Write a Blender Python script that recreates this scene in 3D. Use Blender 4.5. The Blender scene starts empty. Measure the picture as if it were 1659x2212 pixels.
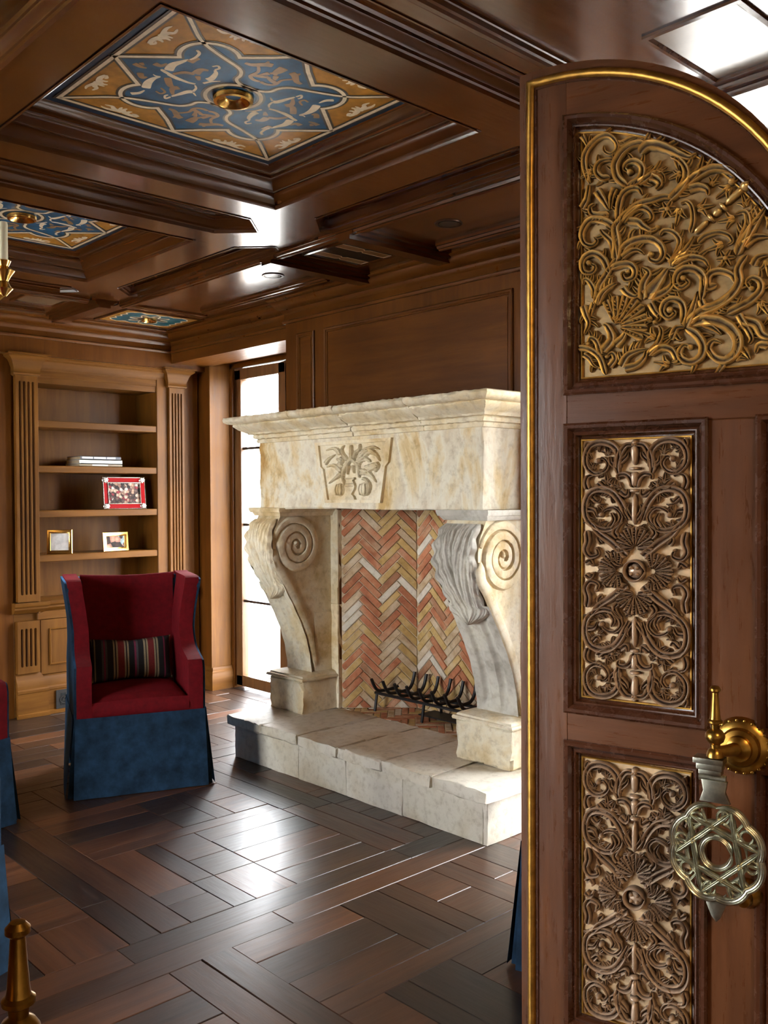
import bpy, bmesh, math, random
from mathutils import Vector, Matrix
from mathutils.geometry import tessellate_polygon

random.seed(7)
SC = bpy.context.scene
COL = SC.collection
PI = math.pi
V = Vector

# ------------------------------------------------------------------ camera
FPX, YAW, PITCH, ROLL = 2004.477, 0.750770, -0.0179016, 0.0048873
CAM_POS = V((0, 0, 1.5))
_f = V((math.sin(YAW)*math.cos(PITCH), math.cos(YAW)*math.cos(PITCH), math.sin(PITCH)))
_r0 = V((math.cos(YAW), -math.sin(YAW), 0)); _d0 = _f.cross(_r0)
CAM_R = math.cos(ROLL)*_r0 + math.sin(ROLL)*_d0
CAM_D = -math.sin(ROLL)*_r0 + math.cos(ROLL)*_d0
CAM_F = _f
cam_data = bpy.data.cameras.new('camera')
cam_data.sensor_fit = 'HORIZONTAL'; cam_data.sensor_width = 36
cam_data.lens = 36*FPX/1659
cam_data.clip_start = 0.02
cam = bpy.data.objects.new('camera', cam_data); COL.objects.link(cam)
m = Matrix.Identity(4)
for i in range(3):
    m[i][0] = CAM_R[i]; m[i][1] = -CAM_D[i]; m[i][2] = -CAM_F[i]; m[i][3] = CAM_POS[i]
cam.matrix_world = m
SC.camera = cam
def px(P):
    q = V(P) - CAM_POS; z = q.dot(CAM_F)
    return (829.5 + FPX*q.dot(CAM_R)/z, 1106 + FPX*q.dot(CAM_D)/z, z)

# ------------------------------------------------------------------ world and light
w = bpy.data.worlds.new('sky'); SC.world = w; w.use_nodes = True
bg = w.node_tree.nodes['Background']
bg.inputs[0].default_value = (0.93, 0.965, 1.0, 1); bg.inputs[1].default_value = SKY = 21.0
SC.view_settings.view_transform = 'Standard'; SC.view_settings.look = 'None'
SC.view_settings.exposure = 0.64; SC.view_settings.gamma = 1.0
SC.view_settings.use_curve_mapping = False
SC.cycles.max_bounces = 8; SC.cycles.diffuse_bounces = 3; SC.cycles.glossy_bounces = 4
SC.cycles.transparent_max_bounces = 12
SC.cycles.sample_clamp_indirect = 6.0
SC.cycles.use_denoising = True
SC.cycles.caustics_reflective = False; SC.cycles.caustics_refractive = False

def portal(loc, nx, sx, sz):
    """sky portal in a window opening: only guides the daylight sampling"""
    ld = bpy.data.lights.new('window_portal', 'AREA'); ld.shape = 'RECTANGLE'; ld.size = sx; ld.size_y = sz
    ld.cycles.is_portal = True
    o = bpy.data.objects.new('window_portal', ld); COL.objects.link(o)
    o.location = loc; o.rotation_euler = V(nx).to_track_quat('-Z', 'Z').to_euler()
WIN_E = ((4.74, 6.15), (1.02, 2.43))
WIN_W = ((2.55, 4.05), (4.6, 6.0))
WZ = (0.0, 2.53)
for a, b in WIN_E: portal((4.20, (a+b)/2, 1.27), (-1, 0, 0), b-a, 2.5)
for a, b in WIN_W: portal((-2.17, (a+b)/2, 1.27), (1, 0, 0), b-a, 2.5)

# ------------------------------------------------------------------ helpers
WM = {}
class Fr:
    """plane frame: P(u, v, h)"""
    def __init__(s, o, a, b, n): s.o, s.a, s.b, s.n = V(o), V(a), V(b), V(n)
    def __call__(s, u, v, h=0): return s.o + s.a*u + s.b*v + s.n*h
XY = Fr((0,0,0), (1,0,0), (0,1,0), (0,0,1))

def resample(pts, n, closed=False):
    P = [V(p) for p in pts]
    if len(P) == 2: return [P[0].lerp(P[1], i/(n-1)) for i in range(n)]
    out = []; m_ = len(P) if closed else len(P)-1
    for i in range(n):
        t = i/(n if closed else n-1)*m_; k = min(int(t), m_-1); t -= k
        g = lambda j: P[j % len(P)] if closed else P[max(0, min(len(P)-1, j))]
        p0, p1, p2, p3 = g(k-1), g(k), g(k+1), g(k+2)
        out.append(0.5*((2*p1) + (p2-p0)*t + (2*p0-5*p1+4*p2-p3)*t*t + (3*p1-p0-3*p2+p3)*t*t*t))
    return out

def mitre(path, closed):
    n = len(path); out = []
    for i in range(n):
        p = V(path[i])
        if closed or 0 < i < n-1:
            a = (p - V(path[i-1])).normalized(); b = (V(path[(i+1) % n]) - p).normalized()
        elif i == 0: a = b = (V(path[1]) - p).normalized()
        else: a = b = (p - V(path[i-1])).normalized()
        na, nb = V((-a.y, a.x)), V((-b.y, b.x)); s = (na+nb)
        if s.length < 1e-6: out.append(na); continue
        s.normalize(); out.append(s / max(0.3, s.dot(na)))
    return out

class MB:
    def __init__(s): s.v = []; s.f = []; s.g = []
    def add(s, vs, fs, g=None):
        b = len(s.v); s.v += [V(x) for x in vs]; s.f += [tuple(b+i for i in f) for f in fs]
        s.g += list(g) if g else [0.0]*len(vs); return s
    def box(s, x0, x1, y0, y1, z0, z1):
        return s.add([(x, y, z) for x in (x0, x1) for y in (y0, y1) for z in (z0, z1)],
            [(0,1,3,2),(4,6,7,5),(0,4,5,1),(2,3,7,6),(0,2,6,4),(1,5,7,3)])
    def fbox(s, F, u0, u1, v0, v1, h0, h1):
        return s.add([F(u, v, h) for u in (u0, u1) for v in (v0, v1) for h in (h0, h1)],
            [(0,1,3,2),(4,6,7,5),(0,4,5,1),(2,3,7,6),(0,2,6,4),(1,5,7,3)])
    def prism(s, F, poly, h0, h1):
        n = len(poly)
        vs = [F(p[0], p[1], h0) for p in poly] + [F(p[0], p[1], h1) for p in poly]
        fs = [(i, (i+1) % n, n+(i+1) % n, n+i) for i in range(n)]
        tri = tessellate_polygon([[V((p[0], p[1], 0)) for p in poly]])
        fs += [tuple(t) for t in tri] + [tuple(n+i for i in t) for t in tri]
        return s.add(vs, fs)
    def plate(s, F, outer, holes, h):
        loops = [[V((p[0], p[1], 0)) for p in l] for l in [outer]+holes]
        flat = [p for l in loops for p in l]
        return s.add([F(p.x, p.y, h) for p in flat], [tuple(t) for t in tessellate_polygon(loops)])
    def sweep(s, F, path, prof, closed=True, caps=True):
        M = mitre(path, closed); n, k = len(path), len(prof); vs = []
        for p, m_ in zip(path, M):
            for o, h in prof: vs.append(F(p[0]+m_.x*o, p[1]+m_.y*o, h))
        fs = []
        for i in range(n if closed else n-1):
            j = (i+1) % n
            for q in range(k-1): fs.append((i*k+q, i*k+q+1, j*k+q+1, j*k+q))
        if not closed and caps: fs += [tuple(range(k)), tuple((n-1)*k+q for q in range(k))]
        return s.add(vs, fs)
    def lathe(s, prof, o=(0,0,0), ax=(0,0,1), seg=20, arc=2*PI):
        ax = V(ax).normalized(); t = V((1,0,0)) if abs(ax.x) < .9 else V((0,1,0))
        e1 = ax.cross(t).normalized(); e2 = ax.cross(e1); o = V(o); k = len(prof); vs = []
        full = abs(arc-2*PI) < 1e-6
        for i in range(seg if full else seg+1):
            a = arc*i/seg; d = e1*math.cos(a) + e2*math.sin(a)
            for r, z in prof: vs.append(o + d*r + ax*z)
        fs = []
        for i in range(seg):
            j = (i+1) % seg if full else i+1
            for q in range(k-1): fs.append((i*k+q, j*k+q, j*k+q+1, i*k+q+1))
        return s.add(vs, fs)
    def tube(s, pts, r, seg=8, flat=1.0, caps=True, up=None):
        P = [V(p) for p in pts]; n = len(P); R = r if isinstance(r, (list, tuple)) else [r]*n
        vs = []; prev = V(up) if up else None
        for i in range(n):
            t = (P[min(i+1, n-1)] - P[max(i-1, 0)]).normalized()
            if prev is None: prev = V((0,0,1)) if abs(t.z) < .9 else V((1,0,0))
            e1 = (prev - t*prev.dot(t)).normalized(); e2 = t.cross(e1); prev = e1
            for k in range(seg):
                a = 2*PI*k/seg; vs.append(P[i] + (e1*math.cos(a)*flat + e2*math.sin(a))*R[i])
        fs = [(i*seg+k, i*seg+(k+1) % seg, (i+1)*seg+(k+1) % seg, (i+1)*seg+k) for i in range(n-1) for k in range(seg)]
        if caps: fs += [tuple(range(seg)), tuple((n-1)*seg+k for k in range(seg))]
        return s.add(vs, fs)
    def ball(s, c, r, seg=12, sq=(1,1,1)):
        vs = []; fs = []; rings = seg//2
        for i in range(rings+1):
            th = PI*i/rings
            for k in range(seg):
                a = 2*PI*k/seg
                vs.append(V(c) + V((sq[0]*r*math.sin(th)*math.cos(a), sq[1]*r*math.sin(th)*math.sin(a), sq[2]*r*math.cos(th))))
        for i in range(rings):
            for k in range(seg): fs.append((i*seg+k, i*seg+(k+1) % seg, (i+1)*seg+(k+1) % seg, (i+1)*seg+k))
        return s.add(vs, fs)
    def grid(s, fn, nu, nv):
        vs = [fn(i/nu, j/nv) for i in range(nu+1) for j in range(nv+1)]
        fs = [(i*(nv+1)+j, (i+1)*(nv+1)+j, (i+1)*(nv+1)+j+1, i*(nv+1)+j+1) for i in range(nu) for j in range(nv)]
        return s.add(vs, fs)
    SEC = [(-1,0,0),(-.93,.55,.3),(-.7,.95,1),(-.38,.72,.45),(0,.42,.05),(.33,.62,.3),(.66,1,1),(.92,.6,.3),(1,0,0)]
    PLAIN = [(-1,0,0),(-.85,.55,.3),(-.5,.9,.8),(0,1,1),(.5,.9,.8),(.85,.55,.3),(1,0,0)]
    def stroke(s, F, pts, w0, w1, hh, ball=0, base=0, sec=None, serr=0.0, n=None):
        sec = sec or MB.SEC
        P0 = [V((p[0], p[1], 0)) for p in pts]
        L = sum((P0[i+1]-P0[i]).length for i in range(len(P0)-1))
        n = n or max(8, min(34, int(L/(0.28*max(w0, w1))) + 6))
        P = resample(P0, n); k = len(sec); vs = []; gs = []
        for i, p in enumerate(P):
            t = (P[min(i+1, n-1)] - P[max(i-1, 0)])
            if t.length < 1e-9: t = V((1,0,0))
            t.normalize(); nr = V((-t.y, t.x, 0)); q = i/(n-1)
            wd = (w0*(1-q) + w1*q)*(1+.22*math.sin(PI*q))*.5
            if serr: wd *= 1 + serr*math.sin(i*2.1)
            e = min(1, q/.10 + .35, (1-q)/.10 + .35); wd *= e
            hf = hh*(.55 + .45*(wd/(.5*max(w0, w1)+1e-9)))*(.6+.4*e)
            for u, hgt, g in sec:
                vs.append(F(p.x + nr.x*wd*u, p.y + nr.y*wd*u, base + hf*hgt)); gs.append(g)
        fs = [(i*k+q, i*k+q+1, (i+1)*k+q+1, (i+1)*k+q) for i in range(n-1) for q in range(k-1)]
        fs += [tuple(range(k)), tuple((n-1)*k+q for q in range(k))]
        s.add(vs, fs, gs)
        if ball: s.dome(F, P[-1].x, P[-1].y, ball, hh*1.15, base)
        return s
    def dome(s, F, u, v, r, hh, base=0, seg=12):
        vs = []; gs = []; rings = 4
        for i in range(rings+1):
            th = PI/2*i/rings
            for k in range(seg):
                a = 2*PI*k/seg
                vs.append(F(u + r*math.cos(th)*math.cos(a), v + r*math.cos(th)*math.sin(a), base + hh*math.sin(th))); gs.append(i/rings)
        fs = [(i*seg+k, i*seg+(k+1) % seg, (i+1)*seg+(k+1) % seg, (i+1)*seg+k) for i in range(rings) for k in range(seg)]
        return s.add(vs, fs, gs)
    def mesh(s, name, smooth=True, bevel=0, bseg=2, angle=38, gilt=False, clean=True):
        me = bpy.data.meshes.new(name); me.from_pydata([tuple(v) for v in s.v], [], s.f)
        if clean or bevel:
            bm = bmesh.new(); bm.from_mesh(me)
            if not gilt: bmesh.ops.remove_doubles(bm, verts=bm.verts, dist=1e-6)
            bmesh.ops.recalc_face_normals(bm, faces=bm.faces)
            if bevel:
                ed = [e for e in bm.edges if len(e.link_faces) == 2 and e.calc_face_angle(0) > .5]
                bmesh.ops.bevel(bm, geom=ed, offset=bevel, segments=bseg, profile=.6, affect='EDGES', clamp_overlap=True)
            bm.to_mesh(me); bm.free()
        if gilt:
            at = me.attributes.new('gilt', 'FLOAT', 'POINT'); at.data.foreach_set('value', s.g)
        if smooth:
            me.polygons.foreach_set('use_smooth', [True]*len(me.polygons)); me.set_sharp_from_angle(angle=math.radians(angle))
        return me
    def build(s, name, mat, parent=None, local=False, **kw):
        return put(name, s.mesh(name, **kw), mat, parent, local)

def put(name, me, mat, parent=None, local=False):
    if mat and not me.materials: me.materials.append(mat)
    o = bpy.data.objects.new(name, me); COL.objects.link(o)
    if parent:
        o.parent = parent
        if not local: o.matrix_parent_inverse = WM.get(parent, Matrix.Identity(4)).inverted()
    WM[o] = WM.get(parent, Matrix.Identity(4)) if (parent and local) else Matrix.Identity(4)
    return o
def tag(o, label=None, cat=None, group=None, kind=None):
    for k, v in (('label', label), ('category', cat), ('group', group), ('kind', kind)):
        if v: o[k] = v
    return o
def thing(name, label, cat, loc=(0,0,0), rz=0, group=None, mat=None, kind=None, parent=None):
    o = bpy.data.objects.new(name, None); COL.objects.link(o); o.empty_display_size = .1
    if mat: M = mat
    else: M = Matrix.Translation(V(loc)) @ Matrix.Rotation(rz, 4, 'Z')
    o.matrix_world = M; WM[o] = M.copy()
    if parent: o.parent = parent; o.matrix_parent_inverse = WM[parent].inverted()
    return tag(o, label, cat, group, kind)
def copy_tree(o, parent=None):
    c = o.copy(); COL.objects.link(c)
    if parent: c.parent = parent; c.matrix_parent_inverse = o.matrix_parent_inverse.copy()
    for ch in list(o.children): copy_tree(ch, c)
    return c
def rect(x0, x1, y0, y1): return [(x0,y0),(x1,y0),(x1,y1),(x0,y1)]

# ------------------------------------------------------------------ materials
def nodes(name):
    mt = bpy.data.materials.new(name); mt.use_nodes = True
    nt = mt.node_tree; b = nt.nodes['Principled BSDF']; return mt, nt, b
def N(nt, typ, **kw):
    n = nt.nodes.new(typ)
    for k, v in kw.items():
        if k.startswith('i_'): n.inputs[k[2:].replace('_', ' ')].default_value = v
        else: setattr(n, k, v)
    return n
def ramp(nt, src, stops, interp='LINEAR'):
    r = nt.nodes.new('ShaderNodeValToRGB'); r.color_ramp.interpolation = interp
    e = r.color_ramp.elements
    while len(e) < len(stops): e.new(.5)
    for q, (p, c) in zip(e, stops): q.position = p; q.color = (*c, 1) if len(c) == 3 else c
    nt.links.new(src, r.inputs[0]); return r
def mapping(nt, scale, coord='Object', rot=(0,0,0)):
    tc = nt.nodes.new('ShaderNodeTexCoord'); mp = nt.nodes.new('ShaderNodeMapping')
    mp.inputs['Scale'].default_value = scale; mp.inputs['Rotation'].default_value = rot
    nt.links.new(tc.outputs[coord], mp.inputs[0]); return mp
def noise(nt, vec, scale=1, detail=4, rough=.55, dist=0):
    n = N(nt, 'ShaderNodeTexNoise'); n.inputs['Scale'].default_value = scale; n.inputs['Detail'].default_value = detail
    n.inputs['Roughness'].default_value = rough; n.inputs['Distortion'].default_value = dist
    nt.links.new(vec.outputs[0], n.inputs[0]); return n
def mix(nt, fac, a, b, mode='MIX'):
    m_ = nt.nodes.new('ShaderNodeMix'); m_.data_type = 'RGBA'; m_.blend_type = mode
    for sock, val in ((m_.inputs[0], fac), (m_.inputs[6], a), (m_.inputs[7], b)):
        if hasattr(val, 'links'): nt.links.new(val, sock)
        elif isinstance(val, (int, float)): sock.default_value = val
        else: sock.default_value = (*val, 1)
    return m_.outputs[2]
def bump(nt, b, src, strength=.2, dist=.01):
    bp = nt.nodes.new('ShaderNodeBump'); bp.inputs['Strength'].default_value = strength; bp.inputs['Distance'].default_value = dist
    nt.links.new(src, bp.inputs['Height']); nt.links.new(bp.outputs[0], b.inputs['Normal'])

def wood(name, dark, light, axis='Z', rough=.3, coat=.3, bmp=.08, rnd=.0, fine=60, wav=0, iso=False, spec=.5):
    mt, nt, b = nodes(name)
    s = {'X': (1.2, 14, 14), 'Y': (14, 1.2, 14), 'Z': (14, 14, 1.2)}[axis]
    if iso: s = (3, 3, 3)
    mp = mapping(nt, s); vec = mp
    if rnd:
        oi = nt.nodes.new('ShaderNodeObjectInfo'); ad = N(nt, 'ShaderNodeVectorMath', operation='ADD')
        cm = N(nt, 'ShaderNodeVectorMath', operation='SCALE'); cm.inputs[0].default_value = (37, 91, 53)
        nt.links.new(oi.outputs['Random'], cm.inputs['Scale']); nt.links.new(mp.outputs[0], ad.inputs[0]); nt.links.new(cm.outputs[0], ad.inputs[1]); vec = ad
    n1 = noise(nt, vec, 1.3, 2 if iso else 5, .55, .6)
    mp2 = mapping(nt, (1.3, 1.3, 1.3)); n2 = noise(nt, mp2, 1.1, 3, .5)
    n3 = noise(nt, vec, 6, 5, .7)
    mid = tuple((a+c)/2 for a, c in zip(dark, light))
    r = ramp(nt, n1.outputs[0], [(.22, dark), (.5, mid), (.78, light)])
    r2 = ramp(nt, n2.outputs[0], [(.3, (.72, .68, .64)), (.7, (1.15, 1.12, 1.1))])
    c = mix(nt, 1.0, r.outputs[0], r2.outputs[0], 'MULTIPLY')
    r3 = ramp(nt, n3.outputs[0], [(.35, (.86, .84, .82)), (.6, (1.04, 1.04, 1.04))])
    c = mix(nt, .15 if iso else .6, c, r3.outputs[0], 'MULTIPLY')
    if rnd:
        rr = ramp(nt, oi.outputs['Random'], [(0, (1-rnd, 1-rnd*.95, 1-rnd*.85)), (.3, (.8, .86, .95)), (.6, (1.1, 1, .9)), (1, (1+rnd*2.2, 1+rnd*1.5, 1+rnd*.9))])
        c = mix(nt, 1.0, c, rr.outputs[0], 'MULTIPLY')
    nt.links.new(c, b.inputs['Base Color'])
    rg = ramp(nt, n3.outputs[0], [(.3, (rough*.8,)*3), (.7, (min(1, rough*1.25),)*3)])
    nt.links.new(rg.outputs[0], b.inputs['Roughness'])
    b.inputs['Specular IOR Level'].default_value = spec
    b.inputs['Coat Weight'].default_value = coat; b.inputs['Coat Roughness'].default_value = rough*.6
    h = n3.outputs[0]
    if wav:
        mp4 = mapping(nt, tuple(q*.9 for q in s)); n4 = noise(nt, mp4, 1.6, 2, .4)
        ma = N(nt, 'ShaderNodeMath', operation='MULTIPLY_ADD'); ma.inputs[1].default_value = wav
        nt.links.new(n4.outputs[0], ma.inputs[0]); nt.links.new(n3.outputs[0], ma.inputs[2]); h = ma.outputs[0]
    bump(nt, b, h, bmp, .004)
    return mt

def stone(name, cols, scale=3, rough=.75, bmp=.35, streak=1.0, seed=0):
    mt, nt, b = nodes(name)
    mp = mapping(nt, (scale, scale, scale*streak)); mp.inputs['Location'].default_value = (seed*3.1, seed*1.7, seed*.9)
    n1 = noise(nt, mp, 1, 6, .6, .4); mp2 = mapping(nt, (28, 28, 28)); n2 = noise(nt, mp2, 1, 5, .65)
    k = len(cols)
    r = ramp(nt, n1.outputs[0], [(.35+.30*i/(k-1), c) for i, c in enumerate(cols)])
    r2 = ramp(nt, n2.outputs[0], [(.32, (.72, .68, .62)), (.5, (1, 1, 1)), (.8, (1.06, 1.06, 1.06))])
    c = mix(nt, .75, r.outputs[0], r2.outputs[0], 'MULTIPLY')
    oi = nt.nodes.new('ShaderNodeObjectInfo')
    rr = ramp(nt, oi.outputs['Random'], [(0, (.9, .89, .86)), (1, (1.05, 1.05, 1.06))])
    c = mix(nt, 1.0, c, rr.outputs[0], 'MULTIPLY')
    nt.links.new(c, b.inputs['Base Color']); b.inputs['Roughness'].default_value = rough
    vo = N(nt, 'ShaderNodeTexVoronoi'); vo.inputs['Scale'].default_value = 45; mp3 = mapping(nt, (1,1,1)); nt.links.new(mp3.outputs[0], vo.inputs[0])
    pr = ramp(nt, vo.outputs[0], [(0, (0,0,0)), (.16, (1,1,1))])
    h = mix(nt, .35, n2.outputs[0], pr.outputs[0], 'MULTIPLY')
    bump(nt, b, h, bmp, .006)
    return mt

def plain(name, col, rough=.5, metal=0, spec=.5, var=.0, vs=20, bmp=0, sheen=0, coat=0):
    mt, nt, b = nodes(name)
    b.inputs['Roughness'].default_value = rough; b.inputs['Metallic'].default_value = metal; b.inputs['Specular IOR Level'].default_value = spec
    mp = mapping(nt, (vs, vs, vs)); n = noise(nt, mp, 1, 5, .6)
    lo = tuple(x*(1-var) for x in col); hi = tuple(x*(1+var) for x in col)
    r = ramp(nt, n.outputs[0], [(.3, lo), (.7, hi)])
    nt.links.new(r.outputs[0], b.inputs['Base Color'])
    if sheen: b.inputs['Sheen Weight'].default_value = sheen; b.inputs['Sheen Roughness'].default_value = .35; b.inputs['Sheen Tint'].default_value = (*[min(1, x/max(col)*.9+.02) for x in col], 1)
    if coat: b.inputs['Coat Weight'].default_value = coat
    if bmp: bump(nt, b, n.outputs[0], bmp, .003)
    return mt

def gilded(name, low, high, rough=.38, metal=.75):
    """carved wood, recesses in umber glaze, raised edges in leaf (a property of the finish)"""
    mt, nt, b = nodes(name)
    at = N(nt, 'ShaderNodeAttribute', attribute_name='gilt'); mp = mapping(nt, (40, 40, 40)); n = noise(nt, mp, 1, 4, .6)
    ma = N(nt, 'ShaderNodeMath', operation='MULTIPLY_ADD'); ma.inputs[1].default_value = .7
    nt.links.new(n.outputs[0], ma.inputs[0]); nt.links.new(at.outputs['Fac'], ma.inputs[2])
    f = ramp(nt, ma.outputs[0], [(.45, (0,0,0)), (1.0, (1,1,1))])
    c = mix(nt, f.outputs[0], low, high); nt.links.new(c, b.inputs['Base Color'])
    mm = N(nt, 'ShaderNodeMath', operation='MULTIPLY'); mm.inputs[1].default_value = metal
    nt.links.new(f.outputs[0], mm.inputs[0]); nt.links.new(mm.outputs[0], b.inputs['Metallic'])
    b.inputs['Roughness'].default_value = rough; bump(nt, b, n.outputs[0], .15, .002)
    return mt

C_D, C_L = (.052, .0160, .0030), (.108, .0360, .0070)
CEIL = {a: wood('ceiling_wood_'+a, C_D, C_L, a, .19, .4, .02) for a in 'XYZ'}
CEIL['M'] = wood('ceiling_moulding_wood', (.056, .0175, .0036), (.088, .0290, .0062), 'Z', .2, .25, .0, iso=True)
W_D, W_L = (.086, .0275, .0032), (.160, .0560, .0072)
WALL = {a: wood('wall_wood_'+a, W_D, W_L, a, .38, .02, .02, spec=.25) for a in 'XYZ'}
WALL['M'] = wood('wall_moulding_wood', (.090, .0290, .0038), (.140, .0490, .0068), 'Z', .32, .08, .0, iso=True, spec=.35)
B_D, B_L = (.100, .0380, .0052), (.192, .0800, .0125)
BOOK = {a: wood('bookcase_wood_'+a, B_D, B_L, a, .42, .0, .02, spec=.18) for a in 'XYZ'}
D_D, D_L = (.078, .0280, .0105), (.190, .075, .0285)
DOOR = {a: wood('door_wood_'+a, D_D, D_L, a, .30, .3, .16, wav=3.0) for a in 'XYZ'}
DOOR['P'] = wood('door_wood_moulding', (.058, .0200, .0090), (.098, .037, .0170), 'Y', .26, .4, .02, iso=True)
FLOOR = wood('floor_wood', (.017, .0088, .0056), (.062, .029, .0140), 'X', .37, .28, .12, rnd=.7)
STONE = stone('limestone', [(.58, .42, .20), (.76, .63, .40), (.84, .76, .58), (.74, .60, .36)], 3.2)
STONE_F = stone('limestone_frieze', [(.52, .30, .09), (.76, .60, .34), (.87, .81, .66), (.72, .62, .46), (.82, .70, .46), (.60, .40, .16)], 3.0, streak=.5, seed=2)
STONE_G = stone('limestone_daylit_grey', [(.46, .43, .37), (.66, .63, .56), (.78, .74, .63)], 4, seed=4)  # cool daylight on the right corbel front, put into the stone colour
STONE_H = stone('limestone_hearth', [(.66, .57, .42), (.76, .70, .58), (.72, .66, .56)], 2.6, rough=.6, bmp=.25, seed=5)
MORTAR = stone('mortar', [(.60, .47, .30), (.72, .60, .42)], 6, seed=6)
BRICKS = [stone('brick_red', [(.40, .13, .06), (.52, .20, .09), (.60, .34, .2)], 9, seed=1), stone('brick_yellow', [(.50, .32, .10), (.62, .42, .16), (.66, .5, .28)], 9, seed=2),
          stone('brick_tan', [(.46, .30, .16), (.6, .45, .28), (.7, .58, .42)], 9, seed=3), stone('brick_brown', [(.30, .12, .06), (.42, .2, .1), (.5, .33, .2)], 9, seed=4),
          stone('brick_white', [(.66, .58, .46), (.8, .74, .62)], 9, seed=5)]
IRON = plain('black_iron', (.012, .011, .012), .45, .3, var=.3)
RED = plain('red_velvet', (.125, .0022, .0055), .85, var=.25, vs=30, sheen=.12, spec=.2)
BLUE = plain('blue_velvet', (.0095, .029, .058), .85, var=.6, vs=14, sheen=.75, spec=.2)
BRASS = plain('aged_brass', (.42, .24, .05), .28, 1, var=.35, vs=25, bmp=.05)
GOLD = plain('polished_brass', (.80, .50, .14), .2, 1, var=.1)
PEWTER = plain('worn_nickel_brass', (.50, .50, .40), .30, 1, var=.25, vs=60, bmp=.2)
GILT = plain('gilt_bead', (.55, .30, .06), .34, .85, var=.35, vs=30, bmp=.1)
CARVE_G = gilded('carving_gilded', (.095, .060, .036), (.88, .62, .25), .34, .65)
CARVE_B = gilded('carving_dark', (.095, .056, .036), (.52, .38, .27), .32, .3)
FIELD_G = plain('gilt_field', (.46, .31, .14), .42, .4, var=.25, vs=35, bmp=.08)
FIELD_P = plain('pale_gilt_field', (.74, .53, .31), .45, .3, var=.2, vs=35, bmp=.08)
NAVY = plain('paint_navy', (.010, .030, .060), .42, var=.4, vs=18, spec=.25)
BLUEP = plain('paint_blue', (.012, .072, .150), .42, var=.45, vs=16, spec=.25)
OCHRE = plain('paint_ochre', (.36, .165, .020), .42, var=.3, vs=22, spec=.25)
OCHRE2 = plain('paint_ochre_scroll', (.27, .14, .040), .38, var=.3, vs=22)
CREAM = plain('paint_cream', (.72, .60, .42), .5, var=.15, vs=40)
UMBER = plain('paint_umber', (.045, .034, .018), .4, var=.3, vs=30)
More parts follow.
